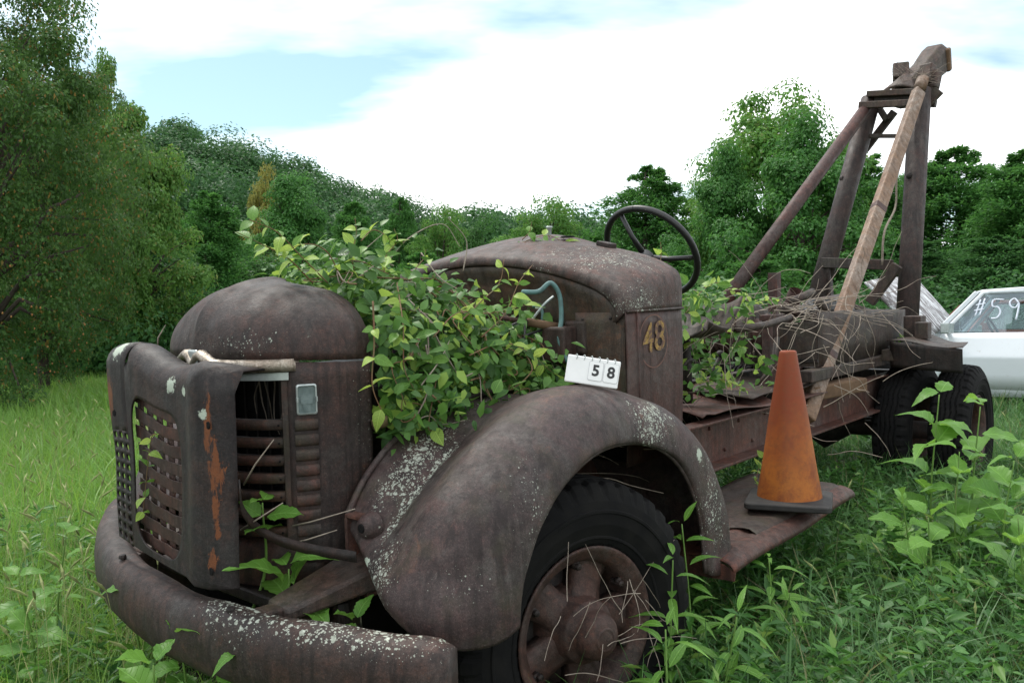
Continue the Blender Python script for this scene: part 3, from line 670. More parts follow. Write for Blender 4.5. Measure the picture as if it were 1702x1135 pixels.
# side panels with the lamp strip
for sgn in (1, -1):
    g = []
    for z in np.linspace(.74, 1.372, 16):
        row = []
        for a_ in np.linspace(R(52), R(90), 16):
            x, y = plan(a_); sh = 1 - .03 * ((1.372 - z) / .6) ** 2; row.append((x, sgn * y * sh, z + (.02 * math.cos(a_) if z > 1.36 else 0) - .003))
        row += [(.45, row[-1][1], z), (.435, row[-1][1] * .995, z), (.43, row[-1][1] * .93, z)]
        x, y = plan(R(52)); row = [(x - .035, sgn * (y - .018), row[0][2]), (x - .004, sgn * (y - .012), row[0][2])] + row
        g.append(row)
    side = obj('shell_side', MB().grid(g, flip=sgn < 0), M['shell'], TK, smooth=True, solid=.004)
    for k in range(8):
        z = 1.185 - k * .047; g = []
        for a_ in np.linspace(R(55), R(67), 7):
            (nx, ny), _ = plan_n(a_); x, y = plan(a_)
            g.append([(x + nx * d_, sgn * (y * (1 - .03 * ((1.372 - z) / .6) ** 2) + ny * d_), z + dz) for d_, dz in ((-.002, .021), (.007, .016), (.010, .008), (.010, -.008), (.006, -.015), (-.002, -.020))])
        obj('embossed_pad', MB().grid(g, flip=sgn < 0), M['grille'], side, smooth=True)
    for k in range(9): obj('rivet', MB().lathe([(.001, .004), (.005, .003), (.0065, 0)], 8, 'y', (.447, sgn * (.4065 * (1 - .03 * ((1.30 - k * .063 - 1.372) / .6) ** 2)), 1.30 - k * .063)), M['shell'], side)
    # marker lamp
    a_ = R(61.5); (nx, ny), (tx, ty) = plan_n(a_); x, y = plan(a_)
    Ml = Matrix(((tx, 0, nx, x + nx * .004), (sgn * ty, 0, sgn * ny, sgn * (y + ny * .004)), (0, 1, 0, 1.265), (0, 0, 0, 1)))
    def rr_ring(w_, h_, r_, n_=6):
        return [(cx * (w_ - r_) + r_ * math.cos(q0 + R(90) * k / n_), cy * (h_ - r_) + r_ * math.sin(q0 + R(90) * k / n_)) for cx, cy, q0 in ((1, 1, 0), (-1, 1, R(90)), (-1, -1, R(180)), (1, -1, R(270))) for k in range(n_ + 1)]
    o1 = rr_ring(.031, .047, .008); o2 = rr_ring(.026, .042, .006)
    n_ = len(o1); mb = MB(); rings = [[Ml @ Vector((p[0], p[1], z)) for p in q] for q, z in ((o1, -.004), (o1, .006), (o2, .009), (o2, .003))]
    for q in rings: q.append(q[0])
    lamp = obj('marker_lamp', mb.grid(rings), M['chrome'] if sgn < 0 else M['alu'], TK, smooth=False, bevel=.001)
    mb = MB().add([Ml @ Vector((p[0], p[1], .004)) for p in o2], [tuple(range(n_))])
    for wq, hq, zq in ((.018, .014, .008), (.012, .036, .0065)): mb.add([Ml @ Vector((p[0], p[1], zq)) for p in rr_ring(wq, hq, .005)] , [tuple(range(n_))])
    obj('lens', mb, M['lens'], lamp)
    for dz in (0.004,):
        for dd in (-.029, .029): obj('clip', MB().box(Ml @ Vector((dd, dz - .004, .009)), (.006, .006, .016)), M['alu'], lamp, bevel=.001)
# grille slats, jambs, core
for k in range(7):
    z = 1.19 - k * .0555; g = []
    for a_ in np.linspace(R(-52), R(52), 25):
        x, y = plan(a_, .955, .0)
        g.append([(x + d_, y, z + dz) for d_, dz in ((-.02, .012), (.008, .012), (.014, .006), (.012, -.014), (.002, -.018), (-.016, -.014))])
    sl_ = obj('grille_slat', MB().grid(g), M['grille'], TK, smooth=True, solid=.003)
    x, y = plan(R(48), .955); obj('rivet', MB().sphere((x + .016, y, z - .003), .004, 6, 4), M['void'], sl_)
for sgn in (1, -1):
    x, y = plan(R(51), .955); obj('grille_jamb', MB().box((x + .004, sgn * (y + .004), 1.06), (.03, .02, .60), (0, 0, sgn * R(-35))), M['grille'], TK, bevel=.002)
obj('grille_header', MB().grid([[(plan(a_, .97)[0], plan(a_, .97)[1], z) for z in (1.345, 1.37, 1.39)] for a_ in np.linspace(R(-54), R(54), 21)]), M['darkrust'], TK, smooth=True, solid=.004)
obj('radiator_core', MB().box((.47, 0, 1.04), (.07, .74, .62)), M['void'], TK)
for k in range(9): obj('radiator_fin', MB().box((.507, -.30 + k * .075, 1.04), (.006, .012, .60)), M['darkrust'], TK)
# chrome bar with its raised centre clip, and the bright strip below
g = []
for a_ in np.linspace(R(-57), R(57), 61):
    x, y = plan(a_, 1.0); d_ = abs(y)
    zc = 1.372 + .034 * math.exp(-((d_ - .04) / .04) ** 2) - .014 * math.exp(-(d_ / .02) ** 2)
    hgt = .019 if d_ > .08 else .015; th = .028 * (1 if d_ < .34 else .8)
    g.append([(x - .01, y, zc + hgt), (x + th * .6, y, zc + hgt), (x + th, y, zc + hgt * .5), (x + th * 1.05, y, zc - hgt * .3), (x + th * .8, y, zc - hgt), (x - .01, y, zc - hgt)])
mb = MB().grid(g); mb.f += [tuple(range(6)), tuple(60 * 6 + i for i in range(6))]
trim = obj('chrome_trim', mb, M['chrome'], TK, smooth=True)
obj('bright_strip', MB().grid([[(plan(a_)[0] + d_, plan(a_)[1], z) for d_, z in ((-.004, 1.352), (.010, 1.350), (.010, 1.327), (-.004, 1.325))] for a_ in np.linspace(R(-53), R(54), 40)]), M['alu'], trim, smooth=False)
obj('emblem', MB().box((plan(0)[0] + .012, 0, 1.385), (.012, .055, .07)), M['alu'], trim, bevel=.006)
# apron and frame horns below the grille
obj('apron', MB().grid([[(plan(a_, .96)[0] + d_, plan(a_, .96)[1], z) for d_, z in ((-.02, .83), (.0, .80), (.015, .75), (.015, .69), (-.03, .68))] for a_ in np.linspace(R(-70), R(70), 30)]), M['grille'], TK, smooth=True, solid=.004)
obj('lower_apron', MB().box((.70, 0, .66), (.2, .72, .04)), M['darkrust'], TK, bevel=.006)
for sgn in (1, -1):
    hb = obj('frame_horn', MB().bar((.55, sgn * .42, .60), (.90, sgn * .44, .62), .07, .15), M['steel'], TK, bevel=.008)
    obj('gusset', MB().add([(.84, sgn * .39, .70), (.84, sgn * .50, .69), (.52, sgn * .60, .78), (.50, sgn * .42, .80), (.84, sgn * .39, .66), (.84, sgn * .50, .655), (.52, sgn * .60, .70), (.50, sgn * .42, .72)], [(0, 1, 2, 3), (7, 6, 5, 4), (0, 4, 5, 1), (1, 5, 6, 2), (2, 6, 7, 3), (3, 7, 4, 0)]), M['steel'], hb, bevel=.01)
    obj('bracket', MB().box((.66, sgn * .50, .55), (.05, .05, .16), (0, 0, .3)).lathe([(.001, .045), (.025, .045), (.03, .02), (.03, -.02)], 10, 'z', (.66, sgn * .50, .62)), M['darkrust'], hb, bevel=.004)
pts = [on(398, 805, 'u', .90), on(405, 850, 'u', .88), on(440, 885, 'u', .80), on(500, 908, 'u', .74), on(592, 925, 'u', .66)]
obj('brace_strap', MB().grid([[tuple(np.array(p) + np.array([0, 0, d_])) for d_ in (-.016, .016)] for p in crm(pts, 24)]), M['darkrust'], TK, smooth=True, solid=.005)
# ---- fenders
CUR = [
 # v, list of (u, w) from front bottom over the crown to rear bottom
 (.44, [(.57, .86), (.575, .875), (.56, .91), (.48, 1.01), (.33, 1.11), (.03, 1.195), (-.28, 1.175), (-.53, 1.03), (-.70, .80), (-.76, .54)]),
 (.53, [(.605, .825), (.605, .845), (.575, .89), (.48, .98), (.32, 1.09), (.02, 1.195), (-.31, 1.185), (-.58, 1.04), (-.76, .80), (-.82, .52)]),
 (.615, [(.64, .785), (.63, .805), (.59, .85), (.48, .945), (.315, 1.055), (.02, 1.195), (-.33, 1.195), (-.61, 1.045), (-.80, .80), (-.87, .50)]),
 (.64, [(.65, .77), (.645, .79), (.61, .835), (.495, .94), (.32, 1.06), (.02, 1.205), (-.335, 1.20), (-.615, 1.045), (-.805, .80), (-.88, .49)]),
 (.70, [(.668, .73), (.672, .77), (.63, .835), (.51, .96), (.325, 1.09), (.01, 1.225), (-.345, 1.205), (-.63, 1.05), (-.825, .80), (-.90, .48)]),
 (.82, [(.685, .665), (.692, .74), (.645, .86), (.525, 1.02), (.315, 1.165), (-.01, 1.245), (-.36, 1.21), (-.65, 1.05), (-.845, .79), (-.93, .465)]),
 (.93, [(.645, .625), (.655, .72), (.605, .85), (.49, 1.005), (.28, 1.14), (-.02, 1.218), (-.37, 1.185), (-.655, 1.03), (-.85, .78), (-.94, .455)]),
 (.995, [(.535, .612), (.545, .70), (.51, .815), (.415, .96), (.23, 1.085), (-.03, 1.155), (-.355, 1.125), (-.62, .985), (-.80, .755), (-.885, .445)]),
 (1.015, [(.445, .635), (.435, .72), (.405, .80), (.325, .92), (.185, 1.025), (-.02, 1.085), (-.27, 1.06), (-.485, .945), (-.63, .75), (-.69, .48)]),
 (1.000, [(.425, .65), (.415, .73), (.387, .80), (.31, .91), (.175, 1.012), (-.02, 1.07), (-.265, 1.045), (-.468, .935), (-.60, .745), (-.645, .50)]),
]
NU, NV = 84, 40
lines = [crm([(u, v, w) for u, w in L_], NU) for v, L_ in CUR]
for sgn in (1, -1):
    g = []
    for i in range(NU):
        row = crm([l[i] for l in lines], NV)
        fr = i / (NU - 1)
        for j in range(NV):
            u, v, w = row[j]; q = j / (NV - 1)
            # dents: eyebrow over the arch, creased nose, hollow behind the crown
            dd = .014 * math.exp(-((u - .13) / .13) ** 2 - ((w - 1.06) / .05) ** 2) - .022 * math.exp(-((u - .58) / .06) ** 2 - ((w - .80) / .04) ** 2 - ((v - .88) / .09) ** 2)
            dd += .0035 * math.sin(u * 11 + w * 7) * math.sin(v * 9 + u * 3) + .0025 * math.sin(w * 23 + v * 5) - .016 * math.exp(-((u + .33) / .12) ** 2 - ((v - .9) / .07) ** 2)
            dd += -.012 * math.exp(-((u - .45) / .08) ** 2 - ((w - 1.0) / .09) ** 2 - ((v - .80) / .06) ** 2) - .010 * math.exp(-((u - .30) / .03) ** 2 - ((v - 1.0) / .05) ** 2) + .012 * math.exp(-((u - .66) / .05) ** 2 - ((w - .72) / .04) ** 2 - ((v - .75) / .05) ** 2)
            nrm = np.array([u + .02, (v - .6) * .8, w - .60]); nrm /= np.linalg.norm(nrm)
            p = row[j] + nrm * dd
            row[j] = p
        g.append([(p[0], sgn * p[1], p[2]) for p in row])
    fd = obj('front_fender', MB().grid(g, flip=sgn < 0), M['fender'], TK, smooth=True, solid=.005)
    lip = [(l0[0], sgn * l0[1], l0[2] + .012) for l0 in lines[0]]
    obj('rolled_edge', MB().tube([(q[0], sgn * q[1], q[2]) for q in lines[-1]], .007, 7), M['fender'], fd, smooth=True)
    obj('inner_flange', MB().tube(lip[14:64], .011, 8), M['fender'], fd, smooth=True)
    # wheel-well lining
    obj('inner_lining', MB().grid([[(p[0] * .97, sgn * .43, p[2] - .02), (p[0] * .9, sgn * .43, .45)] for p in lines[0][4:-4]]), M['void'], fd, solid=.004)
    obj('headlamp_stub', MB().lathe([(.001, .018), (.02, .02), (.030, .012), (.040, -.006), (.045, -.03)], 14, 'x', (.60, sgn * .56, .885)), M['fender'], fd, smooth=True)
    obj('stub_hole', MB().lathe([(.001, .0225), (.013, .0225), (.015, .016)], 9, 'x', (.602, sgn * .563, .887)), M['void'], fd)
    obj('bolt_hole', MB().lathe([(.001, .001), (.007, .001)], 10, 'z', (-.08, sgn * .88, 1.243)), M['void'], fd)
# ---- wheels
def tyre_mesh():
    RO, Wt = .49, .125
    prof = [(.262, -.075), (.285, -.10), (.300, -.109), (.303, -.114), (.309, -.114), (.312, -.112), (.35, -.126), (.385, -.129), (.388, -.133), (.396, -.133), (.399, -.128), (.425, -.123), (.452, -.112), (.470, -.100)]
    prof += [(RO - .012 * (abs(y) / .1) ** 2, y) for y in np.linspace(-.092, .092, 37)]
    prof += [(r, -y) for r, y in prof[13::-1]]
    n = 252; V = []
    for i, (r, y) in enumerate(prof):
        for k in range(n):
            q = 2 * math.pi * k / n; rr = r
            if abs(y) <= .0925:
                zig = .006 * (abs(((k % 14) / 14) * 4 - 2) - 1)
                for c0 in (-.048, -.016, .016, .048):
                    if abs(y - c0 - zig) < .0048: rr -= .011
                if abs(y) > .064 and (k % 6) < 2: rr -= .012
            elif .099 < abs(y) < .118 and r > .44 and (k % 6) < 2: rr -= .010
            V.append((rr * math.cos(q), y, rr * math.sin(q)))
    m = len(prof); F = [(i * n + k, i * n + (k + 1) % n, (i + 1) * n + (k + 1) % n, (i + 1) * n + k) for i in range(m - 1) for k in range(n)]
    mb = MB(); mb.v = V; mb.f = F; me = mb.mesh('tyre'); fix_normals(me); me.materials.append(M['rubber']); return me
tyre_me = tyre_mesh()
def wheel_parts():
    rim = MB().lathe([(.272, -.09), (.262, -.07), (.245, -.06), (.235, .0), (.238, .055), (.246, .075), (.262, .083), (.274, .092), (.277, .101), (.270, .104), (.258, .096), (.246, .088), (.232, .080), (.222, .066), (.216, .03), (.214, -.05)], 56)
    hub = MB().lathe([(.001, .190), (.035, .188), (.058, .180), (.072, .163), (.079, .140), (.082, .118), (.098, .112), (.104, .10), (.108, .06), (.122, .045), (.130, .01), (.132, -.06)], 36)
    ring = MB().lathe([(.030, .190), (.037, .1915), (.040, .185)], 28)
    spokes = []
    for k in range(5):
        q = 2 * math.pi * k / 5 + .25; c_, s_ = math.cos(q), math.sin(q)
        mb = MB(); g = []
        for r, wv, y0, th in ((.09, .062, .055, .05), (.135, .060, .040, .05), (.18, .066, .030, .05), (.226, .085, .032, .05)):
            g.append([(r * c_ - a_ * s_, y, r * s_ + a_ * c_) for a_, y in ((-wv, y0 - th), (-wv, y0), (-wv * .5, y0 + .014), (wv * .5, y0 + .014), (wv, y0), (wv, y0 - th), (-wv, y0 - th))])
        spokes.append(mb.grid(g))
    bolts = []
    for k in range(6):
        q = 2 * math.pi * k / 6 + .25; c_, s_ = math.cos(q), math.sin(q)
        bolts.append(MB().lathe([(.001, .078), (.010, .078), (.012, .074), (.012, .03)], 6, 'y', (.207 * c_, 0, .207 * s_)).box((.217 * c_, .056, .217 * s_), (.03, .016, .028), (0, -q, 0)))
    return rim, hub, ring, spokes, bolts
WP = wheel_parts()
def share(mb, name, m):
    me = mb.mesh(name); fix_normals(me); me.materials.append(m)
    for p in me.polygons: p.use_smooth = True
    return me
rim_me = share(WP[0], 'rim', M['wheel']); hub_me = share(WP[1], 'hub', M['wheel']); ring_me = share(WP[2], 'hub_ring', M['wheel'])
sp_me = [share(x, 'spoke', M['wheel']) for x in WP[3]]; bo_me = [share(x, 'bolt', M['darkrust']) for x in WP[4]]
drum_me = share(MB().lathe([(.001, -.02), (.20, -.02), (.21, -.03), (.21, -.10), (.001, -.10)], 30), 'brake_drum', M['darkrust'])
def wheel(u, v, w, steer, face, full=True, name='front_wheel'):
    e_ = bpy.data.objects.new(name, None); col.objects.link(e_); e_.parent = TK; e_.location = (u, v, w); e_.rotation_euler = (0, random.uniform(0, 6), steer) if full else (0, random.uniform(0, 6), steer)
    e_.rotation_mode = 'ZYX' if False else 'XYZ'
    if face < 0: e_.rotation_euler = (0, random.uniform(0, 6), steer + math.pi)
    obj('tyre', tyre_me, None, e_); obj('rim', rim_me, None, e_)
    if full:
        obj('hub', hub_me, None, e_); obj('hub_ring', ring_me, None, e_); obj('brake_drum', drum_me, None, e_)
        for x in sp_me: obj('spoke', x, None, e_)
        for x in bo_me: obj('bolt', x, None, e_)
    return e_
wheel(0, .845, .475, R(-13), 1); wheel(0, -.845, .475, R(-13), -1)
for sgn in (1, -1):
    wheel(-4.42, sgn * .97, .49, R(2) * sgn, sgn, False, 'rear_wheel'); wheel(-4.42, sgn * .625, .49, R(-2) * sgn, sgn, False, 'rear_wheel')
obj('front_axle', MB().bar((0, -.75, .46), (0, .75, .46), .07, .09), M['darkrust'], TK, bevel=.01)
obj('rear_axle', MB().tube([(-4.42, -.9, .49), (-4.42, -.2, .49), (-4.42, 0, .49), (-4.42, .2, .49), (-4.42, .9, .49)], [.06, .075, .2, .075, .06], 14), M['darkrust'], TK, smooth=True)
# ---- chassis
for sgn in (1, -1):
    v0 = sgn * .46
    fr = obj('frame_rail', MB().box((-2.35, v0, .79), (5.9, .012, .22)).box((-2.35, v0 - sgn * .035 + sgn * .075, .905), (5.9, .085, .012)).box((-2.35, v0 + sgn * .045, .675), (5.9, .10, .014)), M['redrail'], TK, bevel=.003)
    for k in range(9): obj('rivet', MB().sphere((-1.2 - k * .16, v0 + sgn * .008, .86 if k % 2 else .73), .011, 8, 5), M['redrail'], fr, smooth=True)
for u in (-1.2, -2.4, -3.4, -5.1): obj('cross_member', MB().box((u, 0, .78), (.09, .9, .16)), M['darkrust'], TK, bevel=.006)
for sgn in (1, -1):
    sp = None
    for k in range(8):
        hl = .62 - .06 * k; cz = .70 - .022 * k
        mb = MB().grid([[(-4.42 + hl * t_, sgn * (.40 + d_ - .0), cz + .10 * t_ * t_ * (hl / .62) ** 2) for d_ in (-.035, .035)] for t_ in np.linspace(-1, 1, 13)])
        obj('spring_leaf', mb, M['darkrust'], TK, smooth=False, solid=.010)
    for k in range(6):
        hl = .55 - .06 * k; cz = .62 - .022 * k
        obj('spring_leaf', MB().grid([[(0 + hl * t_, sgn * (.42 + d_), cz + .08 * t_ * t_) for d_ in (-.03, .03)] for t_ in np.linspace(-1, 1, 11)]), M['darkrust'], TK, solid=.010)
# engine and what sticks out of it
obj('engine_block', MB().box((-.05, 0, .98), (.75, .34, .55)), M['darkrust'], TK, bevel=.02)
obj('cylinder_head', MB().box((-.05, 0, 1.29), (.72, .24, .09)), M['darkrust'], TK, bevel=.015)
obj('transmission', MB().box((-1.15, 0, .85), (.9, .32, .34)), M['darkrust'], TK, bevel=.05)
rodA, rodB = on(725, 510, 'v', .22), on(958, 548, 'v', .52)
rod = obj('support_rod', MB().tube([on(600, 495, 'v', .05), rodA, rodB], .010, 10), M['redpipe'], TK, smooth=True)
obj('rod_sleeve', MB().tube([rodA * .36 + rodB * .64, rodA * .12 + rodB * .88], .017, 10), M['wood'], rod, smooth=True)
obj('heater_box', MB().box(on(960, 560, 'u', -.50) + np.array([-.03, 0, 0]), (.10, .10, .13)), M['steel'], TK, bevel=.01)
obj('coil_box', MB().box(on(930, 572, 'u', -.44), (.09, .11, .14)), M['wheel'], TK, bevel=.01)
def hose(pix, r, m, name='hose', n=50):
    return obj(name, MB().tube([tuple(p) for p in crm([on(*q) for q in pix], n)], r, 8), m, TK, smooth=True)
hose([(868, 485, 'v', .42), (895, 484, 'v', .45), (915, 470, 'v', .48), (930, 490, 'v', .50), (933, 530, 'v', .51), (929, 560, 'v', .52), (938, 588, 'v', .54), (952, 612, 'v', .58)], .0095, M['hose'])
hose([(885, 508, 'v', .38), (897, 510, 'v', .40), (902, 522, 'v', .42), (900, 540, 'v', .42)], .007, M['hose'])
hose([(885, 530, 'v', .42), (905, 505, 'v', .46), (920, 492, 'v', .48)], .005, M['alu'], 'brake_line')
hose([(840, 545, 'v', .4), (868, 535, 'v', .42), (872, 560, 'v', .45), (866, 590, 'v', .46), (872, 560, 'v', .44), (900, 548, 'v', .44)], .005, M['blackrim'], 'wire')
hose([(620, 706, 'v', .42), (650, 698, 'v', .44), (680, 692, 'v', .45), (702, 703, 'v', .44)], .018, simple('old_pipe', (.17, .13, .06), (.10, .07, .04), 20, .6), 'inlet_pipe')
# ---- cowl
FA = [(.775, 1.49), (.765, 1.55), (.70, 1.605), (.58, 1.65), (.40, 1.695), (.2, 1.725), (0, 1.735)]
RA = [(.755, 1.49), (.75, 1.615), (.70, 1.665), (.58, 1.715), (.40, 1.765), (.2, 1.815), (0, 1.838)]
def sym(A): return crm([(v, w) for v, w in A] + [(-v, w) for v, w in A[-2::-1]], 61)
fa, ra = sym(FA), sym(RA)
g = []
for t_ in np.linspace(0, 1, 14):
    bul = .016 * math.sin(t_ * math.pi)
    row = fa * (1 - t_) + ra * t_; u = -.50 - .43 * t_
    cz = 1.40
    g.append([(u - .02 * math.sin(q * 9) * 0, v * (1 + bul * .3), w + bul * (1 if w > 1.52 else 0) + .003 * math.sin(v * 12 + u * 20)) for q, (v, w) in enumerate(row)])
front = [[(-.485, v * .985, w - .012) for v, w in fa], [(-.478, v * .955, w - .035) for v, w in fa], [(-.492, v * .94, w - .045) for v, w in fa]]
cowl = obj('cowl', MB().grid(front[::-1] + g), M['cowl'], TK, smooth=True, solid=.005)
# recessed firewall with rounded shoulder
g = []
for k, (u, sc, dz) in enumerate(((-.492, .94, -.045), (-.50, .90, -.07), (-.515, .84, -.095), (-.53, .76, -.115), (-.54, .6, -.135))):
    g.append([(u, v * sc, max(1.45, w + dz)) for v, w in fa])
g.append([(-.545, v * .55, 1.40) for v, w in fa])
obj('firewall', MB().grid(g), M['firewall'], TK, smooth=True, solid=.003)
obj('dark_interior_sheet', MB().box((-.62, 0, 1.20), (.02, 1.40, .62)), M['void'], TK)  # black sheet added to stand for the shaded interior behind the open firewall
fwp = obj('firewall_panel', MB().grid([[(-.497 + .004 * math.sin(w * 15 + v * 9), v, w) for w in np.linspace(.98, 1.487, 12)] for v in np.linspace(.535, .765, 8)]), M['firewall'], TK, smooth=True, solid=.004)
for p in ((.57, 1.46), (.70, 1.465), (.58, 1.2), (.745, 1.3)): obj('bolt', MB().sphere((-.494, p[0], p[1]), .007, 7, 4), M['darkrust'], fwp)
for sgn in (1, -1):
    cs_ = obj('cowl_side', MB().grid([[(u, sgn * (.768 - .02 * t_ + .006 * math.sin(w * 6)), w) for u, t_ in ((-.485, -.1), (-.497, .0), (-.56, .1), (-.62, .2), (-.70, .4), (-.80, .65), (-.90, .9), (-.93, 1.0), (-.932, 1.9))] for w in np.linspace(.90, 1.488, 14)]), M['cowlside'], TK, smooth=True, solid=.004)
    obj('bead', MB().tube([(-.49, sgn * .775, 1.49), (-.7, sgn * .768, 1.49), (-.935, sgn * .757, 1.49)], .006, 6), M['cowl'], cs_, smooth=True)
    obj('seam', MB().tube([(-.565, sgn * .772, 1.49), (-.575, sgn * .770, 1.2), (-.58, sgn * .769, .93)], .006, 6), M['cowlside'], cs_, smooth=True)
    if sgn > 0: cside = cs_
obj('filler_cap', MB().lathe([(.001, .03), (.014, .03), (.016, .024), (.012, .02), (.009, -.01)], 12, 'z', (-.86, .12, 1.84)), M['alu'], cowl, smooth=True)
obj('vent_hole', MB().lathe([(.001, .002), (.028, .002), (.034, -.004)], 14, 'z', (-.84, .24, 1.815)), M['void'], cowl)
obj('wiper_socket', MB().box((-.88, .42, 1.77), (.06, .07, .02), (R(-14), 0, 0)), M['darkrust'], cowl, bevel=.004)
# faded 48 in its ring on the cowl side
def text(body, size, mtx, m, parent, name, bold=0.0, extrude=.0006):
    c = bpy.data.curves.new(name, 'FONT'); c.body = body; c.size = size; c.align_x = 'CENTER'; c.align_y = 'CENTER'; c.offset = bold; c.extrude = extrude
    o = bpy.data.objects.new(name, c); col.objects.link(o); bpy.context.view_layer.update()
    dg = bpy.context.evaluated_depsgraph_get(); me = bpy.data.meshes.new_from_object(o.evaluated_get(dg)); bpy.data.objects.remove(o)
    me.transform(mtx); me.materials.clear(); me.materials.append(m)
    return obj(name, me, None, parent)
m, t, b, o_ = mat('worn_yellow_number'); v = coords(t)
c = cmix(t, rmp(t, noise(t, v, 60, 5, .7), .44, .60), (.105, .055, .04), (.30, .185, .045)); t.links.new(c, b.inputs['Base Color']); b.inputs['Roughness'].default_value = .8
p = on(1083, 562, 'v', .762)
text('48', .165, Matrix(((-1, 0, .0, p[0]), (0, 0, 1, .7735), (0.08, 1, 0, p[2]), (0, 0, 0, 1))), m, cside, 'number_marking', .0012)
m2, t, b, o_ = mat('faint_ring'); v = coords(t); c = cmix(t, rmp(t, noise(t, v, 45, 5, .7), .45, .62), (.115, .055, .044), (.15, .085, .06)); t.links.new(c, b.inputs['Base Color']); b.inputs['Roughness'].default_value = .8
obj('ring_marking', MB().grid([[(p[0] + r * math.cos(q), .7725, p[2] - .01 + r * 1.0 * math.sin(q)) for r in (.100, .106)] for q in np.linspace(0, 2 * math.pi, 60)]), m2, cside)
# dash ledge and steering
obj('dash_ledge', MB().box((-.945, 0, 1.56), (.02, 1.46, .14)), M['darkrust'], TK, bevel=.005)
swc = Vector(on(1082, 419, 'v', .40)); nrm = Vector((-.82, 0.06, .56)).normalized()
e1 = Vector((0, 1, 0)).cross(nrm).normalized(); e2 = nrm.cross(e1)
sw = bpy.data.objects.new('steering_wheel', None); col.objects.link(sw); sw.parent = TK
ring = [swc + (e1 * math.cos(q) + e2 * math.sin(q)) * .238 for q in np.linspace(0, 2 * math.pi, 49)]
obj('wheel_rim', MB().tube(ring, .0155, 12, False), M['blackrim'], sw, smooth=True)
hubp = swc - nrm * .045
for q in (R(90 + 8), R(210 + 8), R(330 + 8)):
    e_ = e1 * math.cos(q) + e2 * math.sin(q)
    obj('spoke', MB().tube([hubp + e_ * .03, hubp + e_ * .12 + nrm * .012, swc + e_ * .235], [.016, .012, .011], 8), M['blackrim'], sw, smooth=True)
obj('hub', MB().tube([hubp - nrm * .09, hubp - nrm * .03, hubp + nrm * .012, hubp + nrm * .02], [.028, .036, .038, .02], 16), M['blackrim'], sw, smooth=True)
obj('column', MB().tube([hubp - nrm * .05, hubp - nrm * .55, hubp - nrm * .95], .02, 10), M['darkrust'], sw, smooth=True)
# ---- running board
def sheet(name, corners, nu, nv, f, m, parent=TK, solid=.006):
    a_, b_, c_, d_ = [np.array(q, float) for q in corners]; g = []
    for i in range(nu):
        s_ = i / (nu - 1); row = []
        for j in range(nv):
            t_ = j / (nv - 1); p = (a_ * (1 - s_) + b_ * s_) * (1 - t_) + (d_ * (1 - s_) + c_ * s_) * t_; row.append(tuple(p + np.array(f(s_, t_))))
        g.append(row)
    return obj(name, MB().grid(g), m, parent, smooth=True, solid=solid)
for sgn in (1, -1):
    rb = sheet('running_board', [(-.74, sgn * .52, .525), (-2.02, sgn * .52, .565), (-2.02, sgn * 1.10, .565), (-.74, sgn * 1.10, .525)], 40, 26,
      lambda s_, t_: (0, -.03 * sgn * (max(0, t_ - .9) / .1) ** 2 if t_ > .9 else 0, .004 * math.cos(t_ * 38) * (t_ < .85) - (.04 * ((t_ - .86) / .14) ** 1.6 if t_ > .86 else 0) + .006 * math.sin(s_ * 9)), M['board'])
    sheet('torn_plate', [(-1.12, sgn * .54, .542), (-2.0, sgn * .54, .577), (-2.0, sgn * 1.03, .577), (-1.08, sgn * 1.03, .545)], 24, 16, lambda s_, t_: (.012 * math.sin(t_ * 14) * (1 - s_), 0, .006 + .008 * math.exp(-s_ * 12) * math.sin(t_ * 9) - (.05 * ((t_ - .9) / .1) ** 1.6 if t_ > .9 else 0)), M['darkrust'] if sgn < 0 else M['steel'], rb, .004)
    obj('end_skirt', MB().add([(-.742, sgn * y, z) for y, z in ((.53, .522), (.95, .522), (1.03, .512), (1.075, .485), (1.07, .455), (.95, .45), (.53, .45))], [tuple(range(7))]), M['board'], rb, solid=.008)
    obj('bracket', MB().box((-1.2, sgn * .62, .47), (.05, .32, .05)).box((-1.85, sgn * .62, .48), (.05, .32, .05)), M['darkrust'], rb, bevel=.004)
# bent floor sheet on the frame
sheet('floor_sheet', [(-1.50, .53, .93), (-2.30, .56, .94), (-2.62, .10, .96), (-1.62, .08, .95)], 22, 12, lambda s_, t_: (0, 0, .018 * math.sin(s_ * 5 + t_ * 4) + .02 * math.exp(-((s_ - .05) / .06) ** 2) * (1 - t_)), M['redrail'])
sheet('floor_sheet', [(-2.1, .50, .965), (-3.0, .50, .965), (-3.1, -.1, .975), (-2.2, -.1, .975)], 14, 10, lambda s_, t_: (0, 0, .012 * math.sin(s_ * 7 + t_ * 3)), M['steel'])
obj('floor_plate', MB().box((-1.9, -.15, .925), (1.9, .75, .012)), M['steel'], TK)
# seat shell
g = []
for s_ in np.linspace(0, 1, 20):
    row = []
    for t_ in np.linspace(0, 1, 16):
        v = .48 - .50 * t_; u = -1.62 - .42 * s_
        w = 1.37 - .06 * math.sin(s_ * math.pi * .75) + .20 * max(0, s_ - .62) ** 1.2 * 2.3 + .05 * (2 * t_ - 1) ** 4 - .05 * (s_ < .08)
        row.append((u, v, w))
    g.append(row)
st = obj('seat_shell', MB().grid(g), M['seat'], TK, smooth=True, solid=.012)
obj('seat_post', MB().cyl((-1.9, .22, .95), (-1.88, .22, 1.33), .03, 12), M['darkrust'], st, smooth=True)
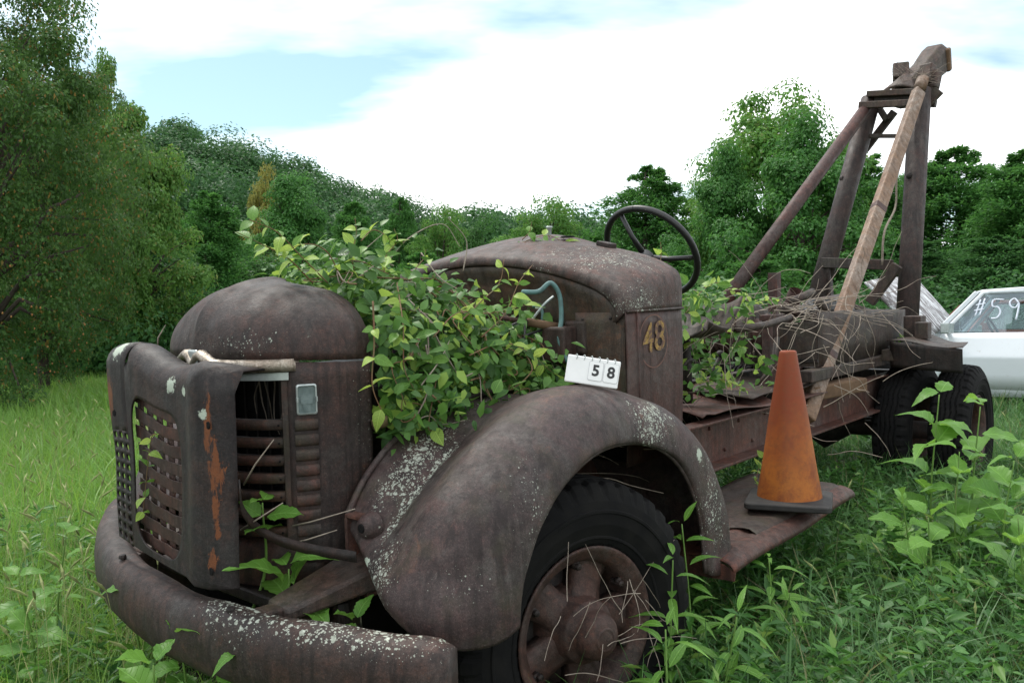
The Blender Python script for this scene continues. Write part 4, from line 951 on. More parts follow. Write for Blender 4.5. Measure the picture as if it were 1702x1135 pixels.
# gear levers
lv = obj('gear_lever', MB().tube([tuple(q) for q in crm([on(1110, 660, 'v', .25), on(1130, 615, 'v', .25), on(1150, 598, 'v', .25), on(1178, 618, 'v', .22), on(1197, 592, 'v', .2)], 24)], .011, 8), M['darkrust'], TK, smooth=True)
obj('knob', MB().sphere(on(1197, 589, 'v', .2), .026, 14, 9), M['darkrust'], lv, smooth=True)
# ---- winch
wc = np.array([-2.95, 0, 1.27]); e_ = bpy.data.objects.new('winch', None); col.objects.link(e_); e_.parent = TK
obj('drum', MB().tube([(wc[0], -.42, wc[2]), (wc[0], .12, wc[2])], .105, 24), M['darkrust'], e_, smooth=True)
for v in (.10, -.42):
    obj('flange', MB().lathe([(.08, .03), (.172, .03), (.19, .022), (.19, -.03), (.172, -.035), (.168, .01), (.10, .005)], 40, 'y', (wc[0], v, wc[2])), M['steel'], e_, smooth=True)
for k in range(12): obj('cable_turn', MB().tube([(wc[0] + .118 * math.cos(q), -.38 + k * .036 + .018 * q / 6.28, wc[2] + .118 * math.sin(q)) for q in np.linspace(0, 6.28, 30)], .018, 6, False), M['redpipe'], e_, smooth=True)
obj('gear_housing', MB().lathe([(.001, .09), (.06, .09), (.09, .06), (.10, 0)], 20, 'y', (wc[0], .12, wc[2])), M['redpipe'], e_, smooth=True)
for v, dx_ in ((.30, .12), (-.5, .0)):
    obj('winch_stand', MB().box((wc[0] + dx_ + .10, v, 1.17), (.05, .05, .46)).box((wc[0] + dx_ - .02, v, 1.20), (.04, .03, .50)).box((wc[0] + dx_ + .04, v, 1.38), (.20, .07, .035)), M['redpipe'], e_, bevel=.005)
obj('lever', MB().tube([on(1222, 547, 'v', .42), on(1270, 540, 'v', .42), on(1312, 527, 'v', .42)], .021, 12), M['steel'], e_, smooth=True)
obj('strut', MB().grid([[tuple(np.array(on(x, y, 'v', .38)) + np.array([d_, 0, 0])) for d_ in (-.03, .03)] for x, y in ((1292, 560), (1288, 590), (1277, 618), (1258, 640))]), M['steel'], e_, smooth=True, solid=.01)
# ---- bed
bed = bpy.data.objects.new('tow_bed', None); col.objects.link(bed); bed.parent = TK
obj('bed_side', MB().grid([[(u, .50 + .01 * math.sin(u * 3), w) for w in (1.06, 1.2, 1.34, 1.40 - .012 * (u + 3)**2)] for u in np.linspace(-3.02, -4.75, 18)]), M['steel'], bed, smooth=True, solid=.008)
obj('bed_side', MB().grid([[(u, -.60, w) for w in (1.06, 1.2, 1.38)] for u in np.linspace(-3.02, -4.75, 8)]), M['steel'], bed, smooth=True, solid=.008)
obj('bed_front', MB().box((-3.02, -.05, 1.2), (.01, 1.1, .28)), M['steel'], bed)
obj('bed_floor', MB().box((-3.95, -.05, 1.10), (1.9, 1.1, .02)), M['darkrust'], bed)
obj('sill', MB().box((-3.85, .50, 1.02), (2.1, .09, .07)), M['steel'], bed, bevel=.006)
obj('sill', MB().box((-3.85, -.50, 1.02), (2.1, .09, .07)), M['steel'], bed, bevel=.006)
obj('timber', MB().bar((-2.95, .45, .90), (-3.45, .60, .92), .12, .09), M['wood'], bed, bevel=.012)
obj('bed_pipe', MB().tube([(-3.9, -.1, 1.30), (-3.86, -.02, 1.46), (-3.84, .02, 1.53)], .055, 16, False), M['redpipe'], bed, smooth=True)
a_ = on(1287, 455, 'v', -.25); obj('stake', MB().box((a_[0], -.25, a_[2] - .14), (.075, .075, .30)), M['redpipe'], bed, bevel=.004)
for (x0, y0, x1, y1, v, r) in ((1300, 512, 1340, 525, .2, .03), (1360, 500, 1390, 540, .35, .028), (1318, 500, 1350, 485, .1, .03), (1400, 505, 1450, 520, .15, .03), (1345, 505, 1400, 495, -.1, .04)):
    obj('scrap_bar', MB().tube([on(x0, y0, 'v', v), on(x1, y1, 'v', v)], r, 8), M['steel'], bed, smooth=True)
for k in range(5):
    q = np.linspace(0, 6.28, 28); r = .24 - .03 * k; obj('coiled_hose', MB().tube([(-4.15 + r * math.cos(x), .1 + r * .8 * math.sin(x), 1.37 + .015 * k + .02 * math.sin(3 * x)) for x in q], .02, 7, False), M['blackrim'], bed, smooth=True)
# rear corner sheet above the duals
sheet('fender_plate', [(-4.05, .60, 1.16), (-4.05, 1.06, 1.115), (-4.06, 1.06, .95), (-4.06, .60, .98)], 14, 8, lambda s_, t_: (.02 * math.sin(s_ * 4), 0, 0), M['darkrust'], bed)
sheet('fender_plate', [(-4.05, .58, 1.165), (-4.05, 1.065, 1.118), (-4.55, .98, 1.12), (-4.95, .55, 1.16)], 12, 12, lambda s_, t_: (0, 0, .012 * math.sin(s_ * 7)), M['steel'], bed)
obj('tail_box', MB().box((-4.55, .62, 1.24), (.14, .12, .16)).box((-4.40, .72, 1.22), (.10, .09, .12)), M['steel'], bed, bevel=.006)
obj('sill', MB().box((-4.5, .66, 1.06), (.9, .24, .08)), M['steel'], bed, bevel=.006)
# ---- boom
bm_ = bpy.data.objects.new('tow_boom', None); col.objects.link(bm_); bm_.parent = TK
UB, UT = -5.0, -5.65
def ppt(px, py, u): return tuple(on(px, py, 'u', u))
rb0, rt0 = on(1503, 560, 'u', UB + .03), on(1530, 150, 'u', UT)
lb0, lt0 = on(1345, 505, 'u', UB + .03), on(1448, 165, 'u', UT)
def channel(a_, b_, w_, h_, m, name, parent=bm_):
    return obj(name, MB().tube([tuple(a_), tuple(np.array(a_) * .5 + np.array(b_) * .5), tuple(b_)], w_, 12), m, parent, smooth=True)
channel(rb0 + np.array([0, 0, -.25]), rt0, .088, 0, M['leg'], 'boom_leg'); channel(lb0 + np.array([0, 0, -.2]), lt0, .084, 0, M['leg'], 'boom_leg')
def span(p0, p1, u, w_, h_, m, name, du=0): return obj(name, MB().bar(ppt(*p0, u), ppt(*p1, u + du), w_, h_), m, bm_, bevel=.006)
span((1368, 436), (1482, 440), UB - .08, .10, .085, M['steel'], 'boom_beam')
span((1424, 226), (1526, 226), UT + .12, .03, .035, M['steel'], 'boom_tie')
span((1428, 175), (1512, 171), UT + .22, .05, .055, M['headblock'], 'boom_step')
span((1443, 157), (1522, 153), UT + .08, .10, .05, M['headblock'], 'boom_step')
span((1448, 166), (1515, 165), UT + .02, .10, .05, M['darkrust'], 'boom_step')
span((1437, 250), (1487, 185), UT - .05, .05, .06, M['steel'], 'boom_brace'); span((1474, 200), (1459, 176), UT, .05, .05, M['steel'], 'boom_brace')
span((1492, 440), (1446, 503), UB + .05, .06, .08, M['steel'], 'boom_brace')
span((1372, 440), (1376, 510), UB - .1, .07, .09, M['leg'], 'boom_brace')
span((1525, 185), (1560, 148), UT - .05, .06, .10, M['headblock'], 'boom_brace'); span((1530, 172), (1556, 172), UT - .1, .06, .06, M['darkrust'], 'boom_brace')
# head: heavy boom end, slanting up to the rear
h0, h1 = np.array(on(1503, 158, 'u', UT)), np.array(on(1556, 97, 'u', UT - .55))
mb = MB(); g = []; dv = h1 - h0
for t_ in np.linspace(0, 1, 8):
    c_ = h0 + dv * t_; s_ = .125 + .012 * math.sin(t_ * 9)
    g.append([tuple(c_ + np.array([.05 * b_, a_ * s_ * .8, b_ * s_ * .85])) for a_, b_ in ((-1, -.8), (-1, .6), (-.6, 1), (.6, 1), (1, .6), (1, -.8), (.5, -1), (-.5, -1), (-1, -.8))])
mb.grid(g); mb.f += [tuple(range(8)), tuple(7 * 9 + i for i in range(8))]
hd = obj('boom_head', mb, M['headblock'], bm_, bevel=.01)
for (x0, y0, x1, y1, w_) in ((1497, 108, 1498, 132, .10), (1543, 108, 1538, 140, .085), (1556, 118, 1550, 148, .07)):
    obj('lug', MB().bar(ppt(x0, y0, UT - .1), ppt(x1, y1, UT - .05), w_ * 1.3, w_), M['headblock'], hd, bevel=.012)
obj('head_cap', MB().box(tuple(h1 + np.array([.0, .04, -.03])), (.10, .16, .2), (0, .35, .1)), M['wood'], hd, bevel=.015)
sheet('drip_plate', [ppt(1470, 150, UT + .1), ppt(1522, 148, UT + .1), ppt(1515, 128, UT), ppt(1493, 132, UT)], 10, 8, lambda s_, t_: (0, 0, .03 * math.sin(s_ * 3)), M['headblock'], bm_, .02)
# stays
tb, tt_ = on(1340, 695, 'v', .50), np.array(on(1527, 152, 'u', UT + .14))
tp = [tb, tb * .5 + tt_ * .5 + np.array([0, 0, -.01]), tt_]
tan = obj('boom_stay', MB().bar(tb, tt_, .098, .07, (.3, .8, .4)), M['tanpipe'], bm_, bevel=.012)
tan['label'] = 'pale tan stay pole running from the bed to the boom head'
obj('stay_end', MB().tube([tuple(tt_ + (tt_ - tb) * .012), tuple(tt_ + (tt_ - tb) * .05)], .05, 12), M['tanpipe'], tan, smooth=True)
tfrac = .265; q0 = tb * (1 - .17) + tt_ * .17; q1 = tb * (1 - .205) + tt_ * .205
for fr in (.14, .555): obj('rust_band', MB().bar(tb * (1 - fr) + tt_ * fr, tb * (1 - fr - .02) + tt_ * (fr + .02), .1015, .0735, (.3, .8, .4)), M['redpipe'], tan, bevel=.012)
pb, pt_ = np.array(on(1205, 500, 'v', -.45)), np.array(on(1437, 183, 'u', UT + .2))
ps = obj('boom_stay', MB().tube([tuple(pb), tuple(pb * .5 + pt_ * .5), tuple(pt_)], .052, 14), M['redpipe'], bm_, smooth=True)
ps['label'] = 'dark red stay pipe on the far side of the boom'
for (x, y) in ((1401, 297), (1380, 366), (1512, 292)): obj('lug', MB().sphere(on(x, y, 'u', UB - .35), .03, 8, 6), M['darkrust'], bm_)
obj('cable', MB().tube([tuple(q) for q in crm([ppt(1507, 235, UT + .3), ppt(1495, 275, UT + .4), ppt(1490, 300, UT + .4), ppt(1488, 345, UT + .4), ppt(1470, 385, UB), ppt(1466, 440, UB)], 30)], .009, 6), M['twig'], bm_, smooth=True)

# ------------------------------------------------------------------ traffic cone on the running board
cp = np.array(on(1319, 832, 'w', .59)); cone = empty('traffic_cone'); cone.matrix_world = TM @ Matrix.Translation((cp[0], cp[1] - .02, .578)) @ Matrix.Rotation(R(20), 4, 'Z') @ Matrix.Rotation(R(-1.5), 4, 'Y')
tag(cone, 'faded orange traffic cone on a black base standing on the running board', 'traffic cone')
m, t, b, o_ = mat('faded_orange'); v = coords(t); sp_ = N(t, 'ShaderNodeSeparateXYZ'); t.links.new(v, sp_.inputs[0])
hz_ = mth(t, 'ADD', sp_.outputs[2], mth(t, 'MULTIPLY', mth(t, 'SUBTRACT', noise(t, v, 5, 5, .6), .5), .55))
c = cmix(t, rmp(t, hz_, .10, .46), (.36, .115, .020), (.20, .040, .012)); c = cmix(t, rmp(t, noise(t, v, 9, 7, .7, .4), .48, .66, 0, .75), c, (.16, .035, .014)); c = cmix(t, rmp(t, noise(t, v, 45, 7, .75), .46, .72, 0, .6), c, (.15, .055, .02)); c = cmix(t, rmp(t, noise(t, v, 150, 4, .8), .62, .8, 0, .7), c, (.09, .05, .03))
t.links.new(c, b.inputs['Base Color']); b.inputs['Roughness'].default_value = .6; b.inputs['Specular IOR Level'].default_value = .3
obj('cone_body', MB().lathe([(.143, .03), (.141, .05), (.120, .17), (.086, .40), (.052, .60), (.0385, .685), (.036, .694), (.030, .698), (.024, .694), (.024, .6)], 48, 'z'), m, cone, smooth=True)
r0 = [(sx * (.185 - .03) + .03 * math.cos(q0 + R(90) * k / 5), sy * (.185 - .03) + .03 * math.sin(q0 + R(90) * k / 5)) for sx, sy, q0 in ((1, 1, 0), (-1, 1, R(90)), (-1, -1, R(180)), (1, -1, R(270))) for k in range(6)]
g = [[(x * k, y * k, z) for x, y in r0 + r0[:1]] for k, z in ((.98, 0), (1, .006), (1, .022), (.985, .028), (.80, .034), (.3, .036))]
obj('cone_base', MB().grid(g).add([(x * .98, y * .98, 0) for x, y in r0], [tuple(range(24))]), simple('black_rubber', (.018, .017, .017), (.035, .033, .03), 20, .7), cone, smooth=False, bevel=.003)

# ------------------------------------------------------------------ lot number card on the fender
cc = T(*on(985, 617, 'v', .86)); vd = (Vector((0, 0, CAMH)) - cc).normalized()
xr = Vector((0, 0, 1)).cross(vd).normalized(); xr = (Matrix.Rotation(R(-8.5), 3, vd) @ xr).normalized(); yu = vd.cross(xr)
lean = Matrix.Rotation(R(-8), 3, xr); yu = lean @ yu; zn = xr.cross(yu)
CM = Matrix((xr, yu, zn)).transposed().to_4x4(); CM.translation = cc
card = empty('number_card'); card.matrix_world = CM; tag(card, 'white flip card reading 58 propped on the front fender', 'number card')
obj('panel', MB().box((0, 0, 0), (.180, .094, .010)), M['white'], card, bevel=.004)
obj('rear_leg', MB().box((0, -.003, -.035), (.17, .088, .004), (R(-32), 0, 0)), M['white'], card, bevel=.001)
gr = simple('card_edge_grey', (.42, .44, .46), (.5, .5, .5), 20, .5)
for k, (x, ch) in enumerate(((.010, '5'), (.062, '8'))):
    rr = lambda w_, h_, z_: [(cx * (w_ - .006) + .006 * math.cos(q0 + R(90) * j / 4) + x, cy * (h_ - .006) + .006 * math.sin(q0 + R(90) * j / 4) + .002, z_) for cx, cy, q0 in ((1, 1, 0), (-1, 1, R(90)), (-1, -1, R(180)), (1, -1, R(270))) for j in range(5)]
    tagp = obj('number_tag', MB().add(rr(.0245, .033, .0052) + rr(.0245, .033, .0068), [tuple(range(20, 40))] + [(i, (i + 1) % 20, 20 + (i + 1) % 20, 20 + i) for i in range(20)]), gr, card)
    obj('tag_face', MB().add(rr(.0235, .032, .0072), [tuple(range(20))]), M['white'], tagp)
    text(ch, .052, Matrix.Translation((x, .002, .0078)), M['black'], tagp, 'numeral', .0016, .0002)
for x in (-.062, -.036, -.010, .016, .042, .068):
    obj('ring', MB().tube([(x + .004 * math.sin(q), .043 + .009 * math.cos(q), .002 + .009 * math.sin(q)) for q in np.linspace(0, 6.28, 15)], .0012, 5, False), M['alu'], card, smooth=True)

# ------------------------------------------------------------------ cars behind
def glass(name):
    m, t, b, o = mat(name); tr = N(t, 'ShaderNodeBsdfTransparent'); tr.inputs[0].default_value = (.86, .92, .91, 1)
    gl = N(t, 'ShaderNodeBsdfGlossy'); gl.inputs['Roughness'].default_value = .03; gl.inputs['Color'].default_value = (.9, .95, 1, 1); fr = N(t, 'ShaderNodeFresnel'); fr.inputs['IOR'].default_value = 1.5
    ms = N(t, 'ShaderNodeMixShader'); t.links.new(mth(t, 'ADD', fr.outputs[0], .06), ms.inputs[0])
    t.links.new(tr.outputs[0], ms.inputs[1]); t.links.new(gl.outputs[0], ms.inputs[2]); t.links.new(ms.outputs[0], o.inputs[0]); return m
M['glass'] = glass('car_glass')
def paint(name, c1, c2, dirt, amt, rough=.4):
    m, t, b, o = mat(name); v = coords(t)
    c = cmix(t, noise(t, v, 3, 4), c1, c2); c = cmix(t, rmp(t, noise(t, v, 28, 8, .75), .60, .74, 0, amt), c, dirt)
    t.links.new(c, b.inputs['Base Color']); b.inputs['Roughness'].default_value = rough; return m
M['carwhite'] = paint('chalky_white_paint', (.72, .76, .80), (.66, .70, .73), (.25, .16, .12), .5)
M['carred'] = paint('faded_red_paint', (.22, .06, .045), (.16, .06, .05), (.10, .05, .04), .7, .6)
m, t, b, o_ = mat('peeling_white_paint'); v = coords(t)
mpn = N(t, 'ShaderNodeMapping'); mpn.inputs['Scale'].default_value = (2.5, 13, 4); t.links.new(v, mpn.inputs[0])
c = cmix(t, rmp(t, noise(t, mpn.outputs[0], 1.6, 9, .72, .5), .40, .54), (.62, .64, .66), (.10, .085, .085)); t.links.new(c, b.inputs['Base Color']); b.inputs['Roughness'].default_value = .5
M['peel'] = m
M['cabin'] = simple('dark_cabin', (.05, .05, .05), (.09, .08, .075), 8, .8)
def car(name, pm, loc, head, label, hood_up, hoodm, lettering=None):
    e_ = empty(name, loc, head); tag(e_, label, 'car')
    X = [2.15, 2.1, 1.9, 1.5, 1.1, .78, .3, -.3, -1.0, -1.5, -1.9, -2.1, -2.16]
    Wd = [.70, .76, .80, .815, .825, .83, .835, .835, .83, .82, .80, .76, .72]
    Zt = [.70, .74, .78, .83, .87, .90, .905, .91, .91, .90, .88, .85, .80]
    for sgn in (1, -1):
        g = []
        for x, w_, z_ in zip(X, Wd, Zt):
            lo = .20 if abs(x) < 2.1 else .30
            g.append([(x, sgn * (w_ - .10), lo), (x, sgn * (w_ - .03), lo + .06), (x, sgn * w_, .45), (x, sgn * (w_ + .01), .60), (x, sgn * (w_ + .012), .62), (x, sgn * (w_ + .012), .645), (x, sgn * (w_ + .002), .66), (x, sgn * (w_ - .015), z_ - .06), (x, sgn * (w_ - .05), z_), (x, sgn * (w_ - .14), z_ + .004)])
        obj('body_side', MB().grid(g, flip=sgn > 0), pm, e_, smooth=True)
        # fenders' wheel arches as dark wells with the wheel
        for x in (1.35, -1.3):
            obj('wheel_arch', MB().lathe([(.001, 0), (.35, 0), (.37, .012), (.37, -.02)], 28, 'y', (x, sgn * .845, .31)), M['void'], e_)
            wh = obj('wheel', MB().lathe([(.16, .06), (.20, .085), (.27, .09), (.30, .06), (.30, -.09), (.16, -.09)], 28, 'y', (x, sgn * .80, .30)), M['rubber'], e_, smooth=True)
            obj('hubcap', MB().lathe([(.001, sgn * .07), (.1, sgn * .075), (.17, sgn * .05)], 24, 'y', (x, sgn * .81, .30)), M['alu'], wh, smooth=True)
        dg = []
        for x in np.linspace(.70, -.40, 10): dg.append([(x, sgn * y, z) for y, z in ((.805, .28), (.838, .45), (.849, .60), (.852, .62), (.852, .645), (.842, .66), (.825, .84), (.79, .895))])
        d_ = obj('door', MB().grid(dg, flip=sgn > 0), pm, e_, smooth=True, solid=.006)
        obj('handle', MB().box((-.27, sgn * .850, .735), (.15, .02, .028)), M['alu'], d_, bevel=.004)
        obj('handle_recess', MB().box((-.27, sgn * .8385, .737), (.18, .012, .05)), M['void'], d_, bevel=.003)
        # window frame and pillars
        A0, A1, B1, B0 = (.68, .775, .905), (.30, .615, 1.345), (-.34, .615, 1.362), (-.36, .775, .905)
        sy = lambda p: (p[0], sgn * p[1], p[2])
        fr = obj('window_frame', MB().tube([sy(A0), sy(A1), sy((.22, .61, 1.362)), sy(B1), sy(B0)], .022, 8), pm, d_)
        pane = obj('window_pane', MB().add([sy((.65, .770, .915)), sy((.27, .622, 1.335)), sy((-.32, .622, 1.345)), sy((-.34, .770, .915))], [(0, 1, 2, 3)]), M['glass'], d_, solid=.004)
        obj('pillar', MB().bar(sy((.76, .76, .90)), sy((.36, .60, 1.365)), .05, .045), pm, e_, bevel=.006)
        obj('pillar', MB().bar(sy((-.42, .775, .90)), sy((-.40, .605, 1.34)), .05, .07, (1, 0, 0)), M['void'], e_, bevel=.006)
        obj('pillar', MB().bar(sy((-1.55, .76, .90)), sy((-1.15, .60, 1.34)), .06, .12, (1, 0, 0)), pm, e_, bevel=.006)
        obj('window_pane', MB().add([sy((-.46, .770, .915)), sy((-.44, .618, 1.31)), sy((-1.12, .618, 1.31)), sy((-1.45, .770, .915))], [(0, 1, 2, 3)]), M['glass'], e_, solid=.004)
        mr = obj('mirror', MB().box((.60, sgn * .93, .955), (.09, .17, .12), (0, 0, sgn * -.15)).box((.62, sgn * .83, .92), (.05, .08, .03)), M['alu'] if lettering else pm, e_, bevel=.012)
        if lettering and sgn > 0:
            mm = simple('window_chalk', (.72, .76, .84), (.6, .66, .76), 30, .8)
            WS = [[(-.30, .09), (-.17, .11)], [(-.32, .02), (-.19, .04)], [(-.24, .16), (-.30, -.05)], [(-.18, .17), (-.24, -.04)],
                  [(.08, .15), (-.06, .15), (-.07, .07), (.0, .06), (.04, .0), (.0, -.07), (-.08, -.08)], [(.28, .10), (.22, .16), (.16, .12), (.18, .06), (.24, .05), (.28, .10), (.27, .0), (.25, -.10)]]
            mb = MB()
            for st in WS:
                cv = crm([(x, y, 0) for x, y in st], 4 * len(st)); pts = []
                for x, y, _ in cv:
                    w = 1.135 + y * .9; pts.append((.14 - x * .72, .770 + (w - .915) / .43 * -.148 + .009, w))
                mb.tube(pts, .009, 6)
            obj('window_lettering', mb, mm, d_, smooth=True)
    g = [[(x, y * (1 - .10 * (abs(x + .55) / .75) ** 2 * .3), z + .035 * (1 - (y / .64) ** 2)) for y in np.linspace(-.635, .635, 13)] for x, z in ((.40, 1.345), (.33, 1.366), (.0, 1.38), (-.6, 1.385), (-1.0, 1.375), (-1.2, 1.35))]
    obj('roof', MB().grid(g), pm if not lettering else paint('worn_roof', (.70, .73, .76), (.62, .66, .68), (.10, .08, .07), 1.0), e_, smooth=True, solid=.03)
    obj('windscreen', MB().add([(.76, .74, .91), (.38, .60, 1.345), (.38, -.60, 1.345), (.76, -.74, .91)], [(0, 1, 2, 3)]), M['glass'], e_, solid=.004)
    obj('rear_window', MB().add([(-1.62, .72, .91), (-1.2, .58, 1.33), (-1.2, -.58, 1.33), (-1.62, -.72, .91)], [(0, 1, 2, 3)]), M['glass'], e_, solid=.004)
    obj('boot_lid', MB().box((-1.82, 0, .885), (.55, 1.36, .03)), pm, e_, bevel=.01)
    obj('front_panel', MB().box((2.12, 0, .56), (.06, 1.42, .40)), pm, e_, bevel=.02); obj('rear_panel', MB().box((-2.12, 0, .60), (.06, 1.42, .46)), pm, e_, bevel=.02)
    obj('bumper', MB().box((2.22, 0, .42), (.10, 1.6, .12)), M['alu'], e_, bevel=.02); obj('bumper', MB().box((-2.22, 0, .42), (.10, 1.6, .12)), M['alu'], e_, bevel=.02)
    obj('cowl_panel', MB().box((.80, 0, .90), (.16, 1.40, .02)), pm, e_)
    obj('floor_pan', MB().box((0, 0, .25), (4.0, 1.4, .04)), M['void'], e_)
    obj('dashboard', MB().box((.50, 0, .84), (.3, 1.36, .16)), M['cabin'], e_, bevel=.04)
    obj('steering_wheel', MB().tube([(.22 + .08 * math.cos(q), .36 + .18 * math.sin(q), .93 + .16 * math.cos(q)) for q in np.linspace(0, 6.28, 25)], .014, 6, False), M['black'], e_, smooth=True)
    for y in (.36, -.36): obj('seat', MB().box((-.30, y, .50), (.5, .52, .22)).box((-.55, y, .80), (.14, .5, .62), (0, -.2, 0)), M['cabin'], e_, bevel=.05)
    if hood_up:      # bonnet sprung open and twisted towards the viewer
        inv = Matrix.Translation(loc) @ Matrix.Rotation(head, 4, 'Z'); inv.invert()
        q = [np.array(inv @ P(*x)) for x in ((1440, 466, 9.6), (1526, 461, 10.6), (1590, 533, 10.3), (1541, 563, 9.3))]
        nq = np.cross(q[1] - q[0], q[3] - q[0]); nq /= np.linalg.norm(nq)
        g = [[tuple((q[0] * (1 - i) + q[1] * i) * (1 - j) + (q[3] * (1 - i) + q[2] * i) * j + nq * (-.05 * math.sin(i * math.pi) * math.sin(j * 2.2 + .4) + .03 * (abs(2 * i - 1) ** 6))) for j in np.linspace(0, 1, 12)] for i in np.linspace(0, 1, 14)]
    else:
        g = [[(.86 + x, y * .70, .905 - .03 * x - .02 * y ** 4) for y in np.linspace(-1, 1, 11)] for x in np.linspace(0, 1.22, 8)]
    obj('bonnet', MB().grid(g), hoodm, e_, smooth=True, solid=.025)
    obj('engine', MB().box((1.4, 0, .55), (.9, 1.0, .4)), M['void'], e_, bevel=.05)
    return e_
D_ = 9.7; wp = P(1563, 553, D_); hd_ = R(142); cx_, sx_ = math.cos(hd_), math.sin(hd_); lx, ly = .70, .775
cl = (wp.x - (lx * cx_ - ly * sx_), wp.y - (lx * sx_ + ly * cx_), wp.z - .905)
car('parked_car', M['carwhite'], cl, hd_, 'white car with raised peeling bonnet and #59 chalked on its window', True, M['peel'], '#59')
wp = P(1600, 503, 15.0); car('parked_car', M['carred'], (wp.x + .6, wp.y, wp.z - 1.385), R(175), 'faded red car showing only its roof behind the white car', False, M['carred'])

# ------------------------------------------------------------------ leaves
def leaf_mesh(name, wid, m, curl=.25, fold=.22, teeth=0.0, nrow=6, point=1.0, wave=0.0):
    ts = np.linspace(0, 1, nrow); V = []; F = []
    for i, t_ in enumerate(ts):
        w_ = wid / 2 * math.sin(math.pi * min(1, t_ ** .75 * .999)) ** point * (1 + (teeth if i % 2 else -teeth)); y = t_; z = -curl * t_ * t_ + .05 * math.sin(t_ * 3); wz = wave * math.sin(t_ * 15 + wid * 40)
        V += [(-w_, y - .03 * w_, z + fold * w_ + wz), (0, y, z), (w_, y - .03 * w_, z + fold * w_ - wz * .7)]
    for i in range(nrow - 1):
        a_ = 3 * i; F += [(a_, a_ + 1, a_ + 4, a_ + 3), (a_ + 1, a_ + 2, a_ + 5, a_ + 4)]
    mb = MB(); mb.v = V; mb.f = F; me = mb.mesh(name); me.materials.append(m)
    for p in me.polygons: p.use_smooth = True
    return me
LV = {k: [leaf_mesh('leaf', w_, M[k], c_, f_) for w_, c_, f_ in ((.58, .2, .25), (.46, .4, .4), (.66, .1, .2), (.52, -.15, .35), (.60, .5, .1))] for k in ('leafA', 'leafB', 'leafC')}
LW = [leaf_mesh('leaf', w_, M['weed'], c_, f_, .07, 15, 1., wv) for w_, c_, f_, wv in ((.62, .35, .18, .03), (.55, .6, .35, .05), (.70, .2, .1, .04), (.58, .8, .3, .02), (.66, .05, .4, .05))]
LL = [leaf_mesh('leaf', w_, M['weed'], c_, .25, 0, 7) for w_, c_ in ((.26, .3), (.22, .55), (.30, .1), (.24, .8))]
def put_leaf(me, base, p, nrm, d, size, parent, name='leaf'):
    n_ = Vector(nrm).normalized(); d = Vector(d); d = (d - n_ * d.dot(n_)); d = d.normalized() if d.length > 1e-5 else n_.orthogonal().normalized(); x = d.cross(n_)
    o = bpy.data.objects.new(name, me); col.objects.link(o); o.parent = parent
    mt = Matrix((x * size, d * size, n_ * size)).transposed().to_4x4(); mt.translation = Vector(p) - base; o.matrix_basis = mt
    return o
def leaves6(p, nrm, d, ln, wd, curl=.25):
    nrm = unit(nrm); d = unit(d - nrm * (d * nrm).sum(1, keepdims=True)); sd = np.cross(nrm, d); ln = np.asarray(ln)[:, None]; wd = np.asarray(wd)[:, None]
    V = np.stack([p, p + d * ln * .3 + sd * wd * .48 + nrm * wd * .12, p + d * ln * .3 - sd * wd * .48 + nrm * wd * .12, p + d * ln * .66 + sd * wd * .36 - nrm * ln * curl * .3, p + d * ln * .66 - sd * wd * .36 - nrm * ln * curl * .3, p + d * ln - nrm * ln * curl, p + d * ln * .45 - nrm * ln * curl * .12], 1).reshape(-1, 3)
    b0 = np.arange(len(p)) * 7; tr = [(0, 6, 1), (0, 2, 6), (1, 6, 3), (2, 4, 6), (3, 6, 5), (4, 5, 6)]
    return V, np.concatenate([np.stack([b0 + i for i in q], 1) for q in tr])
# ---- honeysuckle over the engine bay
vb = T(0, .3, 0); vine = empty('honeysuckle_vine', vb); tag(vine, 'leafy green vine smothering the open engine bay between nose and cowl', 'vine')
ZT = crm([(0, 1.63), (.2, 1.68), (.4, 1.63), (.6, 1.56), (.8, 1.50), (1, 1.44)], 101)
def blanket(p, q):
    u = .42 - .95 * p; zt = ZT[int(p * 100), 1]
    if q < .4: v = -.25 + q / .4 * .52; z = zt - .03 * (q / .4)
    else: k = (q - .4) / .6; v = .27 + .25 * math.sin(k * math.pi / 2); z = zt - .03 - (zt - 1.16) * k ** 1.15
    return np.array([u, v, z]), np.array([.25, max(.0, (q - .25)) * 1.1, 1.0 - q * .75])
pos, nr, dr = [], [], []
for i in range(5200):
    p, q = random.random() ** 1.15, random.random()
    if p > .66 and q < .42 and random.random() < .7: continue
    if math.sin(p * 19 + q * 7) * math.sin(q * 15 - p * 6) < -.25 and random.random() < .85: continue
    c_, n_ = blanket(p, q); dep = random.gauss(-.035, .06) + .03 * math.sin(p * 21 + q * 5) * math.sin(q * 17)
    n1 = n_ / np.linalg.norm(n_); c_ = c_ + n1 * dep + np.array([random.gauss(0, .03), random.gauss(0, .03), random.gauss(0, .03)])
    if c_[0] > .425: continue
    pos.append(T(*c_)); w_ = TR @ (n1 + .55 * rng.normal(size=3)); nr.append(w_); dr.append(TR @ rng.normal(size=3) + np.array([0, 0, -.25]))
pos = np.array([tuple(x) for x in pos]); nr = np.array(nr); dr = np.array(dr)
kb = 190
for i in range(kb):
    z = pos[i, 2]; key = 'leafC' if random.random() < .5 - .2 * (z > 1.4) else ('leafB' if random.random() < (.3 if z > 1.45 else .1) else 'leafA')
    out = unit(nr[i][None])[0] * random.uniform(.02, .07)
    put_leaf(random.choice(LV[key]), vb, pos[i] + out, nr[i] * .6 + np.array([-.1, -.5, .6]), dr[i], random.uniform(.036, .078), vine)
V, F = leaves6(pos[kb:] - np.array(vb), nr[kb:], dr[kb:], rng.uniform(.028, .072, len(pos) - kb), rng.uniform(.018, .040, len(pos) - kb))
